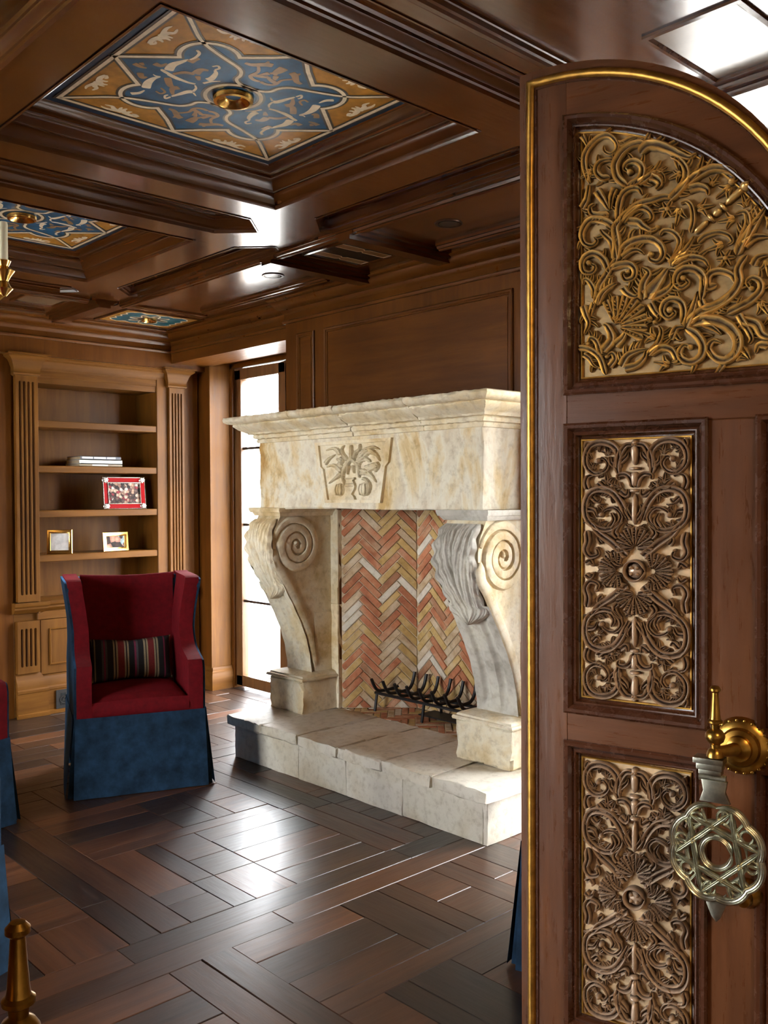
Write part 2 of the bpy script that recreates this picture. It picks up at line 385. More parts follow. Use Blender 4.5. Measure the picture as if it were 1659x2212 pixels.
# traced relief centre lines, metres in the plane of each panel: (points, start width, end width, ball radius)
LUNETTE = [
 (((0.171,2.221),(0.16,2.258),(0.16,2.286),(0.175,2.308),(0.197,2.321),(0.218,2.32),(0.234,2.302),(0.236,2.285),(0.222,2.277),(0.207,2.287),(0.206,2.301)),0.012,0.0049,0.0),
 (((0.154,2.333),(0.16,2.322),(0.171,2.298)),0.012,0.0028,0.0),
 (((0.242,2.294),(0.254,2.297),(0.268,2.303),(0.281,2.303)),0.012,0.0028,0.0),
 (((0.22,2.225),(0.204,2.225),(0.191,2.238),(0.189,2.252),(0.198,2.263),(0.215,2.265),(0.228,2.262)),0.0127,0.0057,0.0),
 (((0.261,2.197),(0.24,2.218),(0.233,2.244),(0.24,2.263),(0.254,2.278),(0.275,2.287),(0.303,2.285)),0.0141,0.0127,0.0),
 (((0.289,2.265),(0.306,2.278),(0.33,2.274),(0.357,2.259),(0.381,2.242),(0.4,2.233),(0.414,2.24)),0.0198,0.0064,0.0),
 (((0.261,2.197),(0.286,2.203),(0.296,2.218),(0.294,2.235),(0.279,2.249),(0.261,2.248),(0.255,2.236),(0.267,2.227)),0.0141,0.0064,0.0078),
 (((0.286,2.198),(0.31,2.208),(0.325,2.222),(0.337,2.24)),0.0141,0.0035,0.0),
 (((0.299,2.204),(0.324,2.214),(0.341,2.206),(0.344,2.188)),0.012,0.0028,0.0),
 (((0.313,2.208),(0.33,2.198),(0.335,2.187),(0.325,2.178)),0.0141,0.0071,0.0),
 (((0.354,2.148),(0.377,2.166),(0.391,2.186),(0.391,2.21),(0.377,2.232),(0.357,2.245)),0.0156,0.0071,0.0),
 (((0.371,2.16),(0.394,2.178),(0.414,2.195),(0.423,2.213),(0.427,2.232)),0.0141,0.0042,0.0),
 (((0.387,2.174),(0.417,2.191),(0.443,2.2),(0.465,2.197),(0.487,2.186),(0.498,2.17),(0.487,2.165)),0.0163,0.0071,0.0085),
 (((0.397,2.165),(0.42,2.166),(0.436,2.157),(0.438,2.145)),0.0156,0.0049,0.0),
 (((0.24,2.118),(0.261,2.135),(0.289,2.151),(0.317,2.154),(0.344,2.158),(0.361,2.153)),0.0127,0.0092,0.0),
 (((0.189,2.2),(0.204,2.176),(0.218,2.151)),0.0163,0.0057,0.0),
 (((0.234,2.197),(0.225,2.179),(0.222,2.152)),0.0141,0.0049,0.0),
 (((0.154,2.164),(0.165,2.183),(0.171,2.217)),0.0134,0.0057,0.0),
 (((0.24,2.118),(0.242,2.152),(0.25,2.178),(0.268,2.189),(0.286,2.186),(0.294,2.172)),0.0127,0.0071,0.0),
 (((0.218,2.14),(0.196,2.142),(0.178,2.149),(0.174,2.164),(0.185,2.17)),0.0141,0.0049,0.0),
 (((0.233,2.107),(0.218,2.121),(0.196,2.132),(0.174,2.134),(0.16,2.122),(0.153,2.103),(0.16,2.083),(0.178,2.075),(0.19,2.084),(0.181,2.096)),0.0141,0.0057,0.0),
 (((0.25,2.116),(0.275,2.138),(0.296,2.142),(0.313,2.13),(0.317,2.114),(0.306,2.107)),0.0127,0.0057,0.0),
 (((0.261,2.118),(0.286,2.112),(0.299,2.099),(0.317,2.088),(0.33,2.093)),0.0141,0.0057,0.0057),
 (((0.268,2.072),(0.27,2.089),(0.279,2.098)),0.0106,0.0042,0.0),
 (((0.401,2.07),(0.407,2.097),(0.404,2.124),(0.394,2.139),(0.379,2.137)),0.0092,0.0057,0.0),
 (((0.509,2.145),(0.521,2.152),(0.537,2.14),(0.549,2.119),(0.552,2.102)),0.0106,0.012,0.0),
 (((0.233,2.034),(0.238,2.069),(0.233,2.108),(0.25,2.126)),0.0177,0.0106,0.0),
 (((0.234,2.039),(0.225,2.075),(0.204,2.099),(0.198,2.11)),0.0141,0.0042,0.0),
 (((0.241,2.041),(0.261,2.064),(0.289,2.072),(0.317,2.068),(0.337,2.051),(0.342,2.03),(0.33,2.017),(0.313,2.024),(0.314,2.035)),0.0156,0.0064,0.0078),
 (((0.25,2.036),(0.268,2.048),(0.286,2.049),(0.299,2.038)),0.0127,0.0035,0.0),
 (((0.358,2.003),(0.371,2.029),(0.378,2.055),(0.364,2.077),(0.344,2.084),(0.334,2.074)),0.0113,0.0064,0.0),
 (((0.358,2.006),(0.378,2.032),(0.386,2.062)),0.0156,0.0028,0.0),
 (((0.363,2.009),(0.391,2.033),(0.41,2.062)),0.0156,0.0035,0.0),
 (((0.368,2.011),(0.397,2.024),(0.422,2.022)),0.0141,0.0035,0.0),
 (((0.363,2.0),(0.384,2.011),(0.407,2.015),(0.43,2.007),(0.44,1.991)),0.0156,0.0057,0.0),
 (((0.417,2.046),(0.433,2.058),(0.459,2.062),(0.481,2.052),(0.488,2.038),(0.478,2.032)),0.0099,0.0049,0.0),
 (((0.218,2.008),(0.207,2.037),(0.185,2.056),(0.163,2.052),(0.154,2.036),(0.159,2.017),(0.178,2.013),(0.185,2.026),(0.171,2.036)),0.0134,0.0057,0.0071),
 (((0.22,2.016),(0.247,2.022),(0.268,2.019),(0.279,2.005),(0.275,1.988),(0.257,1.986),(0.25,2.001),(0.263,2.003)),0.0134,0.0057,0.0064),
 (((0.187,1.936),(0.194,1.977),(0.211,2.003),(0.236,2.038)),0.012,0.0106,0.0),
 (((0.191,1.937),(0.204,1.962),(0.225,1.977),(0.236,1.981)),0.0141,0.0042,0.0),
 (((0.183,1.951),(0.182,1.972),(0.171,1.993),(0.159,2.0),(0.156,1.988)),0.012,0.0049,0.0),
 (((0.296,1.937),(0.298,1.971),(0.31,1.995),(0.294,2.01)),0.0177,0.0049,0.0),
 (((0.305,1.94),(0.33,1.971),(0.352,2.0)),0.0283,0.0049,0.0),
 (((0.313,1.937),(0.344,1.947),(0.362,1.963),(0.358,1.987)),0.0163,0.0042,0.0),
 (((0.25,1.97),(0.261,1.955),(0.279,1.945),(0.289,1.952)),0.0141,0.0049,0.0),
 (((0.424,1.922),(0.43,1.964),(0.414,1.987),(0.391,1.993),(0.374,1.985),(0.369,1.966),(0.381,1.952),(0.397,1.962),(0.386,1.973)),0.0148,0.0064,0.0071),
 (((0.394,1.871),(0.42,1.893),(0.456,1.905),(0.487,1.924),(0.503,1.949),(0.501,1.978),(0.518,2.005)),0.017,0.012,0.0),
 (((0.478,1.886),(0.5,1.895),(0.528,1.908),(0.546,1.927),(0.545,1.945),(0.531,1.955),(0.519,1.947),(0.528,1.932)),0.0141,0.0064,0.0064),
 (((0.456,1.951),(0.44,1.947),(0.437,1.964),(0.446,1.976),(0.465,1.978),(0.487,1.967),(0.5,1.946)),0.012,0.0106,0.0),
 (((0.384,1.87),(0.388,1.9),(0.381,1.921),(0.361,1.93),(0.344,1.921),(0.341,1.902),(0.354,1.889),(0.368,1.899),(0.357,1.907)),0.0134,0.0064,0.0085),
 (((0.391,1.866),(0.407,1.904),(0.417,1.941)),0.0177,0.0035,0.0),
 (((0.424,1.922),(0.433,1.905),(0.465,1.911),(0.484,1.928)),0.0141,0.0057,0.0),
 (((0.398,1.869),(0.43,1.877),(0.459,1.871),(0.484,1.855),(0.5,1.83),(0.497,1.803),(0.475,1.786),(0.453,1.794),(0.44,1.815),(0.45,1.83),(0.466,1.824)),0.0212,0.0078,0.0),
 (((0.424,1.872),(0.45,1.857),(0.466,1.842)),0.0141,0.0035,0.0),
 (((0.391,1.863),(0.414,1.847),(0.428,1.822),(0.424,1.799),(0.404,1.788),(0.384,1.796),(0.378,1.813),(0.388,1.826),(0.401,1.821)),0.0163,0.0071,0.0071),
 (((0.361,1.845),(0.371,1.865),(0.388,1.866)),0.0127,0.0049,0.0),
 (((0.358,1.842),(0.368,1.851),(0.378,1.84),(0.384,1.843)),0.012,0.0035,0.0),
 (((0.308,1.811),(0.331,1.836),(0.339,1.861),(0.332,1.876)),0.0127,0.0035,0.0),
 (((0.313,1.812),(0.337,1.825),(0.361,1.818),(0.371,1.795),(0.361,1.793)),0.0148,0.0064,0.0),
 (((0.498,2.008),(0.512,2.044),(0.521,2.072),(0.515,2.095),(0.495,2.094)),0.017,0.0049,0.0),
 (((0.506,2.023),(0.534,2.067),(0.558,2.101)),0.0198,0.0035,0.0),
 (((0.512,2.025),(0.537,2.039),(0.567,2.036)),0.0156,0.0049,0.0),
 (((0.531,1.98),(0.54,1.995),(0.561,1.999)),0.0141,0.0057,0.0),
 (((0.502,1.881),(0.513,1.86),(0.528,1.829),(0.522,1.817)),0.0141,0.0049,0.0),
 (((0.509,1.867),(0.537,1.857),(0.549,1.834),(0.567,1.825)),0.017,0.0106,0.0),
 (((0.561,1.81),(0.543,1.812),(0.536,1.796)),0.0141,0.0049,0.0),
 (((0.313,1.928),(0.324,1.907),(0.334,1.892),(0.324,1.883)),0.0127,0.0049,0.0057),
 (((0.203,1.829),(0.225,1.855),(0.214,1.884),(0.204,1.892)),0.0177,0.0057,0.0),
 (((0.232,1.84),(0.25,1.856),(0.261,1.876)),0.0177,0.0035,0.0),
 (((0.198,1.822),(0.189,1.851),(0.174,1.863),(0.167,1.85)),0.012,0.0049,0.0064),
 (((0.218,1.792),(0.232,1.809),(0.225,1.823),(0.213,1.816)),0.012,0.0049,0.0057),
 (((0.247,1.79),(0.261,1.813),(0.286,1.823),(0.306,1.825)),0.0163,0.0035,0.0),
 (((0.254,1.786),(0.282,1.791),(0.3,1.807),(0.303,1.823)),0.0156,0.0035,0.0),
 (((0.144,1.843),(0.17,1.837),(0.196,1.815),(0.209,1.776)),0.0106,0.0106,0.0),
 (((0.156,1.94),(0.163,1.918),(0.17,1.896),(0.159,1.872)),0.0141,0.0049,0.0),
 (((0.182,1.944),(0.174,1.923),(0.17,1.903)),0.0106,0.0035,0.0),
 (((0.156,1.826),(0.17,1.816),(0.181,1.799),(0.196,1.791)),0.0106,0.0028,0.0042),
]
QUAD = [
 (((0.038,0.218),(0.042,0.239),(0.037,0.264),(0.052,0.286),(0.078,0.294),(0.104,0.287),(0.117,0.266),(0.116,0.241),(0.097,0.222),(0.074,0.226),(0.063,0.243),(0.074,0.258),(0.086,0.252)),0.0123,0.005,0.0079),
 (((0.003,0.189),(0.008,0.207),(0.021,0.219),(0.038,0.217),(0.038,0.207)),0.0108,0.005,0.0),
 (((0.038,0.232),(0.036,0.26),(0.021,0.284),(0.003,0.286)),0.0108,0.0072,0.005),
 (((0.034,0.246),(0.019,0.26),(0.016,0.27)),0.0094,0.0029,0.0),
 (((0.016,0.115),(0.028,0.147),(0.048,0.175),(0.074,0.186),(0.104,0.179),(0.118,0.154),(0.116,0.121),(0.097,0.1),(0.067,0.092),(0.041,0.104),(0.032,0.125),(0.049,0.143),(0.071,0.138),(0.079,0.127)),0.013,0.005,0.0079),
 (((0.112,0.186),(0.117,0.201),(0.112,0.215),(0.097,0.219)),0.0108,0.0036,0.0),
 (((0.089,0.201),(0.074,0.19),(0.056,0.19)),0.0101,0.0036,0.0),
 (((0.101,0.168),(0.089,0.157),(0.082,0.165)),0.0094,0.0029,0.0),
 (((0.112,0.139),(0.097,0.136),(0.089,0.121)),0.0094,0.0029,0.0),
 (((0.06,0.097),(0.049,0.115),(0.056,0.132)),0.0101,0.0029,0.0),
 (((0.032,0.044),(0.056,0.064),(0.086,0.085),(0.102,0.107)),0.013,0.0079,0.0),
 (((0.038,0.075),(0.047,0.086),(0.041,0.1),(0.03,0.111)),0.0101,0.0043,0.0),
 (((0.116,0.09),(0.112,0.067),(0.118,0.045),(0.106,0.029),(0.087,0.035),(0.091,0.049)),0.0115,0.0043,0.0043),
 (((0.078,0.06),(0.086,0.071),(0.082,0.082)),0.0094,0.0029,0.0),
 (((0.118,0.012),(0.106,0.02),(0.099,0.009)),0.0087,0.0036,0.0036),
 (((0.034,0.182),(0.019,0.172),(0.016,0.186)),0.0108,0.0043,0.0),
 (((0.045,0.239),(0.056,0.247),(0.058,0.261)),0.0094,0.0029,0.0),
 (((0.112,0.295),(0.117,0.286),(0.116,0.277)),0.0087,0.0029,0.0),
 (((0.019,0.033),(0.03,0.044),(0.038,0.058)),0.0159,0.0043,0.0),
 (((0.052,0.025),(0.041,0.015),(0.03,0.012)),0.0079,0.0036,0.0),
 (((0.003,0.115),(0.016,0.133),(0.019,0.143),(0.014,0.152)),0.0079,0.0036,0.0),
]
KEYCARVE = [
 (((3.713,1.718),(3.736,1.74),(3.777,1.749),(3.828,1.74)),0.0258,0.0043,0),
 (((3.833,1.669),(3.8,1.695),(3.75,1.717)),0.0215,0.0034,0),
 (((3.709,1.63),(3.75,1.655),(3.791,1.659),(3.824,1.651)),0.0258,0.0043,0),
 (((3.705,1.613),(3.741,1.596),(3.806,1.564)),0.0258,0.0034,0),
 (((3.655,1.687),(3.686,1.714),(3.695,1.741),(3.677,1.762)),0.0215,0.0052,0),
 (((3.616,1.686),(3.62,1.721),(3.622,1.761)),0.0215,0.0129,0),
 (((3.603,1.683),(3.585,1.719),(3.554,1.738),(3.554,1.764)),0.0172,0.0103,0),
 (((3.555,1.698),(3.52,1.726),(3.457,1.743),(3.407,1.73)),0.0301,0.0043,0),
 (((3.577,1.673),(3.491,1.722),(3.432,1.705),(3.404,1.671)),0.0344,0.006,0),
 (((3.577,1.65),(3.555,1.678),(3.512,1.686),(3.474,1.67)),0.0301,0.0129,0),
 (((3.513,1.632),(3.47,1.642),(3.42,1.652),(3.445,1.619)),0.0387,0.0172,0),
 (((3.555,1.621),(3.504,1.617),(3.462,1.594),(3.433,1.565)),0.0344,0.0052,0),
 (((3.732,1.678),(3.695,1.688),(3.714,1.66),(3.687,1.65)),0.0301,0.0129,0),
 (((3.629,1.686),(3.678,1.636),(3.687,1.592),(3.668,1.548)),0.0215,0.0103,0),
 (((3.624,1.692),(3.572,1.656),(3.562,1.621),(3.56,1.59)),0.0215,0.0103,0),
 (((3.642,1.658),(3.647,1.635),(3.652,1.609)),0.0172,0.006,0),
 (((3.607,1.657),(3.603,1.634),(3.599,1.614)),0.0172,0.006,0),
 (((3.539,1.587),(3.505,1.578),(3.479,1.549),(3.492,1.512),(3.518,1.501)),0.0172,0.0086,0),
]
WHITE = [
  (((-0.285,-0.017),(-0.233,-0.001),(-0.179,0.007),(-0.145,0.001)),0.0083,0.0071),
  (((-0.261,-0.023),(-0.272,-0.067),(-0.261,-0.108),(-0.252,-0.139)),0.0201,0.0036),
  (((-0.251,-0.132),(-0.246,-0.159),(-0.251,-0.191),(-0.268,-0.204)),0.0047,0.0071),
  (((-0.251,0.141),(-0.267,0.096),(-0.268,0.056),(-0.256,0.028)),0.0201,0.0036),
  (((-0.258,0.03),(-0.273,0.036),(-0.285,0.031)),0.0047,0.0024),
  (((-0.251,0.0),(-0.209,0.01),(-0.168,0.005)),0.0059,0.0036),
  (((-0.135,-0.049),(-0.13,-0.07),(-0.14,-0.11),(-0.156,-0.127)),0.0166,0.0047),
  (((-0.156,-0.127),(-0.151,-0.147),(-0.164,-0.158),(-0.175,-0.141)),0.0047,0.0047),
  (((-0.132,-0.019),(-0.119,-0.048),(-0.096,-0.073)),0.0071,0.0024),
  (((-0.157,0.142),(-0.146,0.106),(-0.135,0.07),(-0.123,0.058)),0.0047,0.0178),
  (((-0.123,0.058),(-0.128,0.029),(-0.144,0.009)),0.0059,0.0036),
  (((-0.118,0.062),(-0.095,0.081)),0.0047,0.0024),
  (((-0.157,0.142),(-0.163,0.165),(-0.175,0.149),(-0.171,0.134)),0.0047,0.0047),
  (((-0.27,0.21),(-0.251,0.187),(-0.247,0.154)),0.0118,0.0036),
]
OCH = [
  (((-0.367,0.004),(-0.34,0.01),(-0.319,0.006)),0.0118,0.0047),
  (((-0.354,-0.015),(-0.335,-0.002)),0.0095,0.0036),
  (((-0.32,-0.039),(-0.296,-0.038),(-0.289,-0.067)),0.013,0.0047),
  (((-0.322,0.049),(-0.299,0.076),(-0.29,0.059)),0.013,0.0047),
  (((-0.239,-0.011),(-0.218,-0.047),(-0.186,-0.06)),0.0071,0.0107),
  (((-0.186,-0.06),(-0.188,-0.098),(-0.165,-0.111)),0.0166,0.0059),
  (((-0.174,-0.055),(-0.15,-0.027)),0.0107,0.0047),
  (((-0.239,0.021),(-0.2,0.068),(-0.173,0.06)),0.0142,0.0071),
  (((-0.173,0.06),(-0.183,0.087),(-0.154,0.13)),0.0154,0.0047),
  (((-0.242,-0.118),(-0.24,-0.143),(-0.232,-0.164)),0.0142,0.0071),
  (((-0.217,0.136),(-0.195,0.142),(-0.191,0.121),(-0.218,0.102)),0.0047,0.0047),
]
FARO = [
  (((-0.114,0.232),(-0.088,0.237),(-0.057,0.267),(-0.035,0.277)),0.0071,0.0166),
  (((-0.057,0.267),(-0.063,0.292)),0.0095,0.0036),
  (((-0.004,0.288),(-0.002,0.246),(0.012,0.224)),0.0154,0.0059),
  (((-0.048,0.181),(-0.016,0.19),(0.011,0.205)),0.0118,0.0047),
  (((-0.001,0.158),(0.024,0.154),(0.048,0.171),(0.047,0.212),(0.076,0.247),(0.098,0.237)),0.0083,0.0047),
  (((-0.013,0.227),(-0.032,0.186)),0.0118,0.0036),
]
# ================================================================== THE ROOM
ZA = 2.73                      # main ceiling soffit
XE, XF = 3.91, 3.62            # window wall face, header fascia face
YN = 6.22                      # upper north wall face
XW, YS = -1.95, 0.58           # west wall, south (door) wall
BR = (3.54, 2.48, 4.69)        # chimney breast: face x, y range

# ---- floor
fl = MB().box(XW-.3, 4.3, .2, 6.75, -.12, -.022).build('floor', plain('floor_underlay', (.006, .004, .003), .8), smooth=False)
tag(fl, 'dark reclaimed wood parquet floor with crossing double bands', 'floor', kind='structure')
boards = []
def ycuts(y0, y1, ln=1.15):
    out = []; y = y0 - random.random()*ln
    while y < y1:
        n_ = y + ln*random.uniform(.7, 1.3); a, b = max(y, y0), min(n_, y1)
        if b-a > .05: out.append((a, b))
        y = n_
    return out
PX, X0b = 1.175, 1.475
rows = [.29, .46, -.09, .45, -.09, .45, -.09, .46]; PYb, Y0b = .255+2.38, 2.585
for ky in range(-2, 3):
    yb0 = Y0b + ky*PYb
    for j in (0, 1):                                    # double band along X
        for a, b in ycuts(-1.9, 4.2, 1.3): boards.append((a, b, yb0+j*.1275, yb0+(j+1)*.1275, 'X'))
    for kx in range(-3, 3):
        xb0 = X0b + kx*PX
        for j in (0, 1):                                # double band along Y
            for a, b in ycuts(yb0+.255, yb0+PYb, 1.2): boards.append((xb0+j*.1175, xb0+(j+1)*.1175, a, b, 'Y'))
        y = yb0+.255
        for ri, rh in enumerate(rows):
            h = abs(rh)
            if rh < 0:
                boards.append((xb0+.235, xb0+PX, y, y+h, 'X'))
            else:
                for c in (0, 1):
                    bx0 = xb0+.235+c*.47
                    if (ri//2 + c + kx) % 2 == 0:
                        q = bx0
                        for wd in (.18, .10, .19):
                            if wd > .15 and random.random() < .55:
                                s_ = y + h*random.uniform(.35, .65)
                                boards.append((q, q+wd, y, s_, 'X')); boards.append((q, q+wd, s_, y+h, 'X'))
                            else: boards.append((q, q+wd, y, y+h, 'Y'))
                            q += wd
                    else:
                        ws = [.15, .17, .14] if h > .4 else [.15, .14]; k_ = h/sum(ws); q = y
                        for wd in ws: boards.append((bx0, bx0+.47, q, q+wd*k_, 'X')); q += wd*k_
            y += h
B2 = []
for x0, x1, y0, y1, ax in boards:
    if x1 < XW or x0 > 4.1 or y1 < .3 or y0 > 6.35 or x1-x0 < .03 or y1-y0 < .03: continue
    cx_, cy_ = (x0+x1)/2, (y0+y1)/2
    if 3.05 < x0 and 2.62 < y0 and y1 < 4.4: continue
    u, v, z = px((cx_, cy_, 0))
    vis = z > .3 and -60 < u < 1150 and 1450 < v < 2300
    B2.append(((x1-x0)*(y1-y0)/z**3 if vis else 0, x0, x1, y0, y1, ax))
B2.sort(reverse=True)
def board_mesh(L, W, e=.0020, d=.0020):
    b = MB(); l, w_ = L/2, W/2
    for q, z in ((0, -.02), (0, -d), (e, 0)): b.v += [V((x*(l-q), y*(w_-q), z)) for x, y in ((-1,-1),(1,-1),(1,1),(-1,1))]
    b.f = [(k*4+i, k*4+(i+1) % 4, k*4+4+(i+1) % 4, k*4+4+i) for k in (0, 1) for i in range(4)] + [(8, 9, 10, 11)]; b.g = [0]*12
    return b.mesh('floor_board', smooth=False, clean=False)
rest = MB()
for i, (ar, x0, x1, y0, y1, ax) in enumerate(B2):
    g = .0016; L, W = (x1-x0-g, y1-y0-g) if ax == 'X' else (y1-y0-g, x1-x0-g)
    if i < 300 and ar > 0:
        o = put('floor_board', board_mesh(L, W), FLOOR, fl)
        o.location = ((x0+x1)/2, (y0+y1)/2, -.0008*random.random())
        o.rotation_euler = (random.gauss(0, .0045), random.gauss(0, .0025), 0 if ax == 'X' else PI/2)
    else: rest.box(x0+g/2, x1-g/2, y0+g/2, y1-g/2, -.02, -.001-.001*random.random())
tag(rest.build('parquet', FLOOR, fl, smooth=False, clean=False), kind='stuff')

# ---- shell walls
def wall(name, mb, label, mat=None, **kw):
    return tag(mb.build(name, mat or WALL['Z'], smooth=False, **kw), label, 'wall', kind='structure')
we = MB()
ys = [YS-.2] + [q for p in sorted(WIN_E) for q in p] + [6.75]
for i in range(0, len(ys), 2): we.box(XE, 4.17, ys[i], ys[i+1], -.02, 2.9)
for a, b in WIN_E: we.box(XE, 4.17, a, b, WZ[1], 2.9)
east = wall('wall_east', we, 'dark wood panelled wall with tall window beside the stone fireplace')
ww = MB(); ys = [YS-.2] + [q for p in WIN_W for q in p] + [6.75]
for i in range(0, len(ys), 2): ww.box(XW-.2, XW, ys[i], ys[i+1], -.02, 2.9)
for a, b in WIN_W: ww.box(XW-.2, XW, a, b, WZ[1], 2.9)
wall('wall_west', ww, 'wood panelled wall with tall windows opposite the fireplace')
wn = MB(); wn.box(XW, 2.44, 6.3, 6.75, -.02, 2.9); wn.box(XW, XE, YN, 6.75, 2.462, 2.9); wn.box(3.755, XE, 6.34, 6.75, -.02, 2.47)
wn.box(2.3, 3.8, 6.66, 6.75, -.02, 2.9)
north = wall('wall_north', wn, 'brown wood panelled wall holding the built-in bookcase')
wsb = MB(); OPEN = (.10, 2.06, 2.56)
wsb.box(XW-.3, OPEN[0], YS-.18, YS, -.02, 2.9); wsb.box(OPEN[1], 4.3, YS-.18, YS, -.02, 2.9); wsb.box(OPEN[0], OPEN[1], YS-.18, YS, OPEN[2], 2.9)
wall('wall_south', wsb, 'wood panelled wall with the open arched double doorway')
blocker = MB().box(XW-.3, 4.35, .2, 6.75, 2.98, 3.1)  # unseen slab added so that no sky light leaks in from above
blocker.box(XW-.3, 4.35, .2, .4, 2.73, 3.0)
# header fascia over the windows
hd = MB()
for a, b in ((BR[2], 6.3), (YS, BR[1])): hd.box(XF, XE+.01, a, b, 2.50, 2.9)
wall('wall_header', hd, 'dark wood header box above the windows', WALL['Y'])

# ---- chimney breast, panelled
bm_ = MB(); bx, by0, by1 = BR
bm_.box(bx, XE, by0, 2.985, -.02, 2.9); bm_.box(bx, XE, 4.185, by1, -.02, 2.9); bm_.box(bx, XE, 2.985, 4.185, 1.42, 2.9)
bm_.box(3.93, 4.17, 2.9, 4.3, -.02, 2.9)
breast = wall('wall_chimney', bm_, 'panelled wood chimney breast rising above the stone mantel')
FB = Fr((bx, 0, 0), (0, -1, 0), (0, 0, 1), (-1, 0, 0))      # u = -y
PMOULD = [(0, 0), (0, .010), (.006, .014), (.014, .012), (.018, .006), (.024, .006), (.028, -.004), (.036, -.006)]
def wall_panel(F, u0, u1, v0, v1, parent, mat, name='panel_moulding', prof=PMOULD):
    MB().sweep(F, rect(u0, u1, v0, v1), prof).build(name, mat, parent)
for a, b in ((-4.303, -2.867), (-4.57, -4.40), (-2.77, -2.60)):
    wall_panel(FB, a, b, 1.55, 2.50, breast, WALL['M'])
    MB().fbox(FB, a+.036, b-.036, 1.586, 2.464, -.02, .003).build('panel', WALL['Y'], breast, smooth=False)

FNW = Fr((0, 6.3, 0), (1, 0, 0), (0, 0, 1), (0, -1, 0))
for a in (-1.8, -.78, .24, 1.26):
    wall_panel(FNW, a, a+.92, .95, 2.35, north, WALL['M']); wall_panel(FNW, a, a+.92, .22, .82, north, WALL['M'])

# ---- crown moulding round the room (counter-clockwise, inward offset = into the room)
CROWN_PATH = [(XW, YS), (XF, YS), (XF, by0), (bx, by0), (bx, by1), (XF, by1), (XF, YN), (XW, YN)]
CROWN = [(0, 2.575), (.012, 2.575), (.018, 2.583), (.018, 2.590), (.010, 2.596), (.006, 2.63), (.010, 2.636), (.016, 2.640), (.022, 2.652), (.022, 2.658),
         (.040, 2.664), (.062, 2.690), (.070, 2.702), (.070, 2.708), (.082, 2.712), (.092, 2.722), (.092, ZA+.002)]
c0 = MB().sweep(XY, CROWN_PATH, CROWN).build('trim_1', WALL['M'])
tag(c0, 'stepped dark wood crown moulding under the coffered ceiling', 'moulding', kind='structure')

# ---- ceiling soffit with recesses
CX, CY = 1.797, (2.666, 4.475)
def crect(cx, cy): return rect(cx-.607, cx+.607, cy-.584, cy+.584)
coffers = [(CX, CY[0]), (CX, CY[1]), (CX-1.816, CY[0]), (CX-1.816, CY[1])]
def slotx(x0, x1, y0, y1, t=.15):
    c = (y0+y1)/2; return [(x0, y0), (x1, y0), (x1+t, c), (x1, y1), (x0, y1), (x0-t, c)]
slots = []
for cx_ in (CX, CX-1.816):
    slots += [slotx(cx_-.60, cx_+.60, 3.425, 3.725), slotx(cx_-.60, cx_+.60, 1.715, 1.885, .08), slotx(cx_-.60, cx_+.60, 5.24, 5.41, .08)]
slots += [[(2.604, 2.09), (2.757, 1.94), (2.80, 1.98), (2.80, 3.345), (2.757, 3.39), (2.604, 3.235)],
          [(2.604, 3.872), (2.757, 3.72), (2.80, 3.763), (2.80, 5.20), (2.757, 5.24), (2.604, 5.09)]]
for y0, y1 in ((2.09, 3.24), (3.90, 5.06)):
    xm = CX-.908; slots.append([(xm-.15, y0), (xm, y0-.15), (xm+.15, y0), (xm+.15, y1), (xm, y1+.15), (xm-.15, y1)])
FC = Fr((0, 0, ZA), (1, 0, 0), (0, 1, 0), (0, 0, 1))
outer = rect(XW, XE, YS-.18, YN+.05)
def close_ccw(p):
    a = sum(p[i][0]*p[(i+1) % len(p)][1]-p[(i+1) % len(p)][0]*p[i][1] for i in range(len(p)))
    return p if a > 0 else p[::-1]
small = rect(2.95, 3.30, 3.42, 3.74); corner = rect(2.94, 3.50, 5.60, 6.06)
corner_b = rect(2.94, 3.50, 1.11, 1.57)
holes = [close_ccw(crect(*c)) for c in coffers] + [close_ccw(s_) for s_ in slots]
ceil = MB().plate(FC, outer, [h[::-1] for h in holes], 0)
ceil = tag(ceil.build('ceiling', CEIL['X'], smooth=False, clean=False), 'glossy dark wood coffered ceiling with recessed painted panels', 'ceiling', kind='structure')
tag(blocker.build('sky_blocker', WALL['X'], smooth=False), 'roof slab added unseen above the coffered ceiling against leaking sky light', 'blocker', kind='structure')
CPROF = [(0, -.004), (.008, -.004), (.012, .004), (.012, .016), (.020, .022), (.034, .034), (.040, .046), (.040, .052), (.050, .054), (.056, .060), (.066, .078), (.084, .090), (.090, .092), (.090, .100), (.104, .102), (.112, .106), (.122, .116), (.132, .120), (.137, .127)]
SPROF = [(0, -.004), (.006, -.004), (.008, .010), (.014, .014), (.014, .024), (.022, .030), (.028, .046), (.034, .050), (.034, .060), (.042, .066)]
for i, c in enumerate(coffers):
    MB().sweep(FC, close_ccw(crect(*c)), CPROF).build('coffer_moulding', CEIL['M'], ceil)
for s_ in slots:
    s_ = close_ccw(s_)
    MB().sweep(FC, s_, SPROF).build('slot_moulding', CEIL['M'], ceil)
    MB().prism(FC, s_, .066, .075).build('slot_panel', CEIL['X'], ceil, smooth=False)
for s_ in (small, corner):
    MB().sweep(FC, s_, [(-.012, 0), (-.012, -.006), (-.004, -.010), (.004, -.008), (.008, -.003), (.012, -.001)]).build('panel_moulding', CEIL['M'], ceil)

MB().sweep(Fr((0, 0, ZA), (1, 0, 0), (0, 1, 0), (0, 0, -1)), [(3.45, 5.50), (2.80, 5.50)], [(-.05, 0), (-.05, .008), (-.03, .014), (.03, .014), (.05, .008), (.05, 0)], closed=False).build('ceiling_moulding', CEIL['M'], ceil)
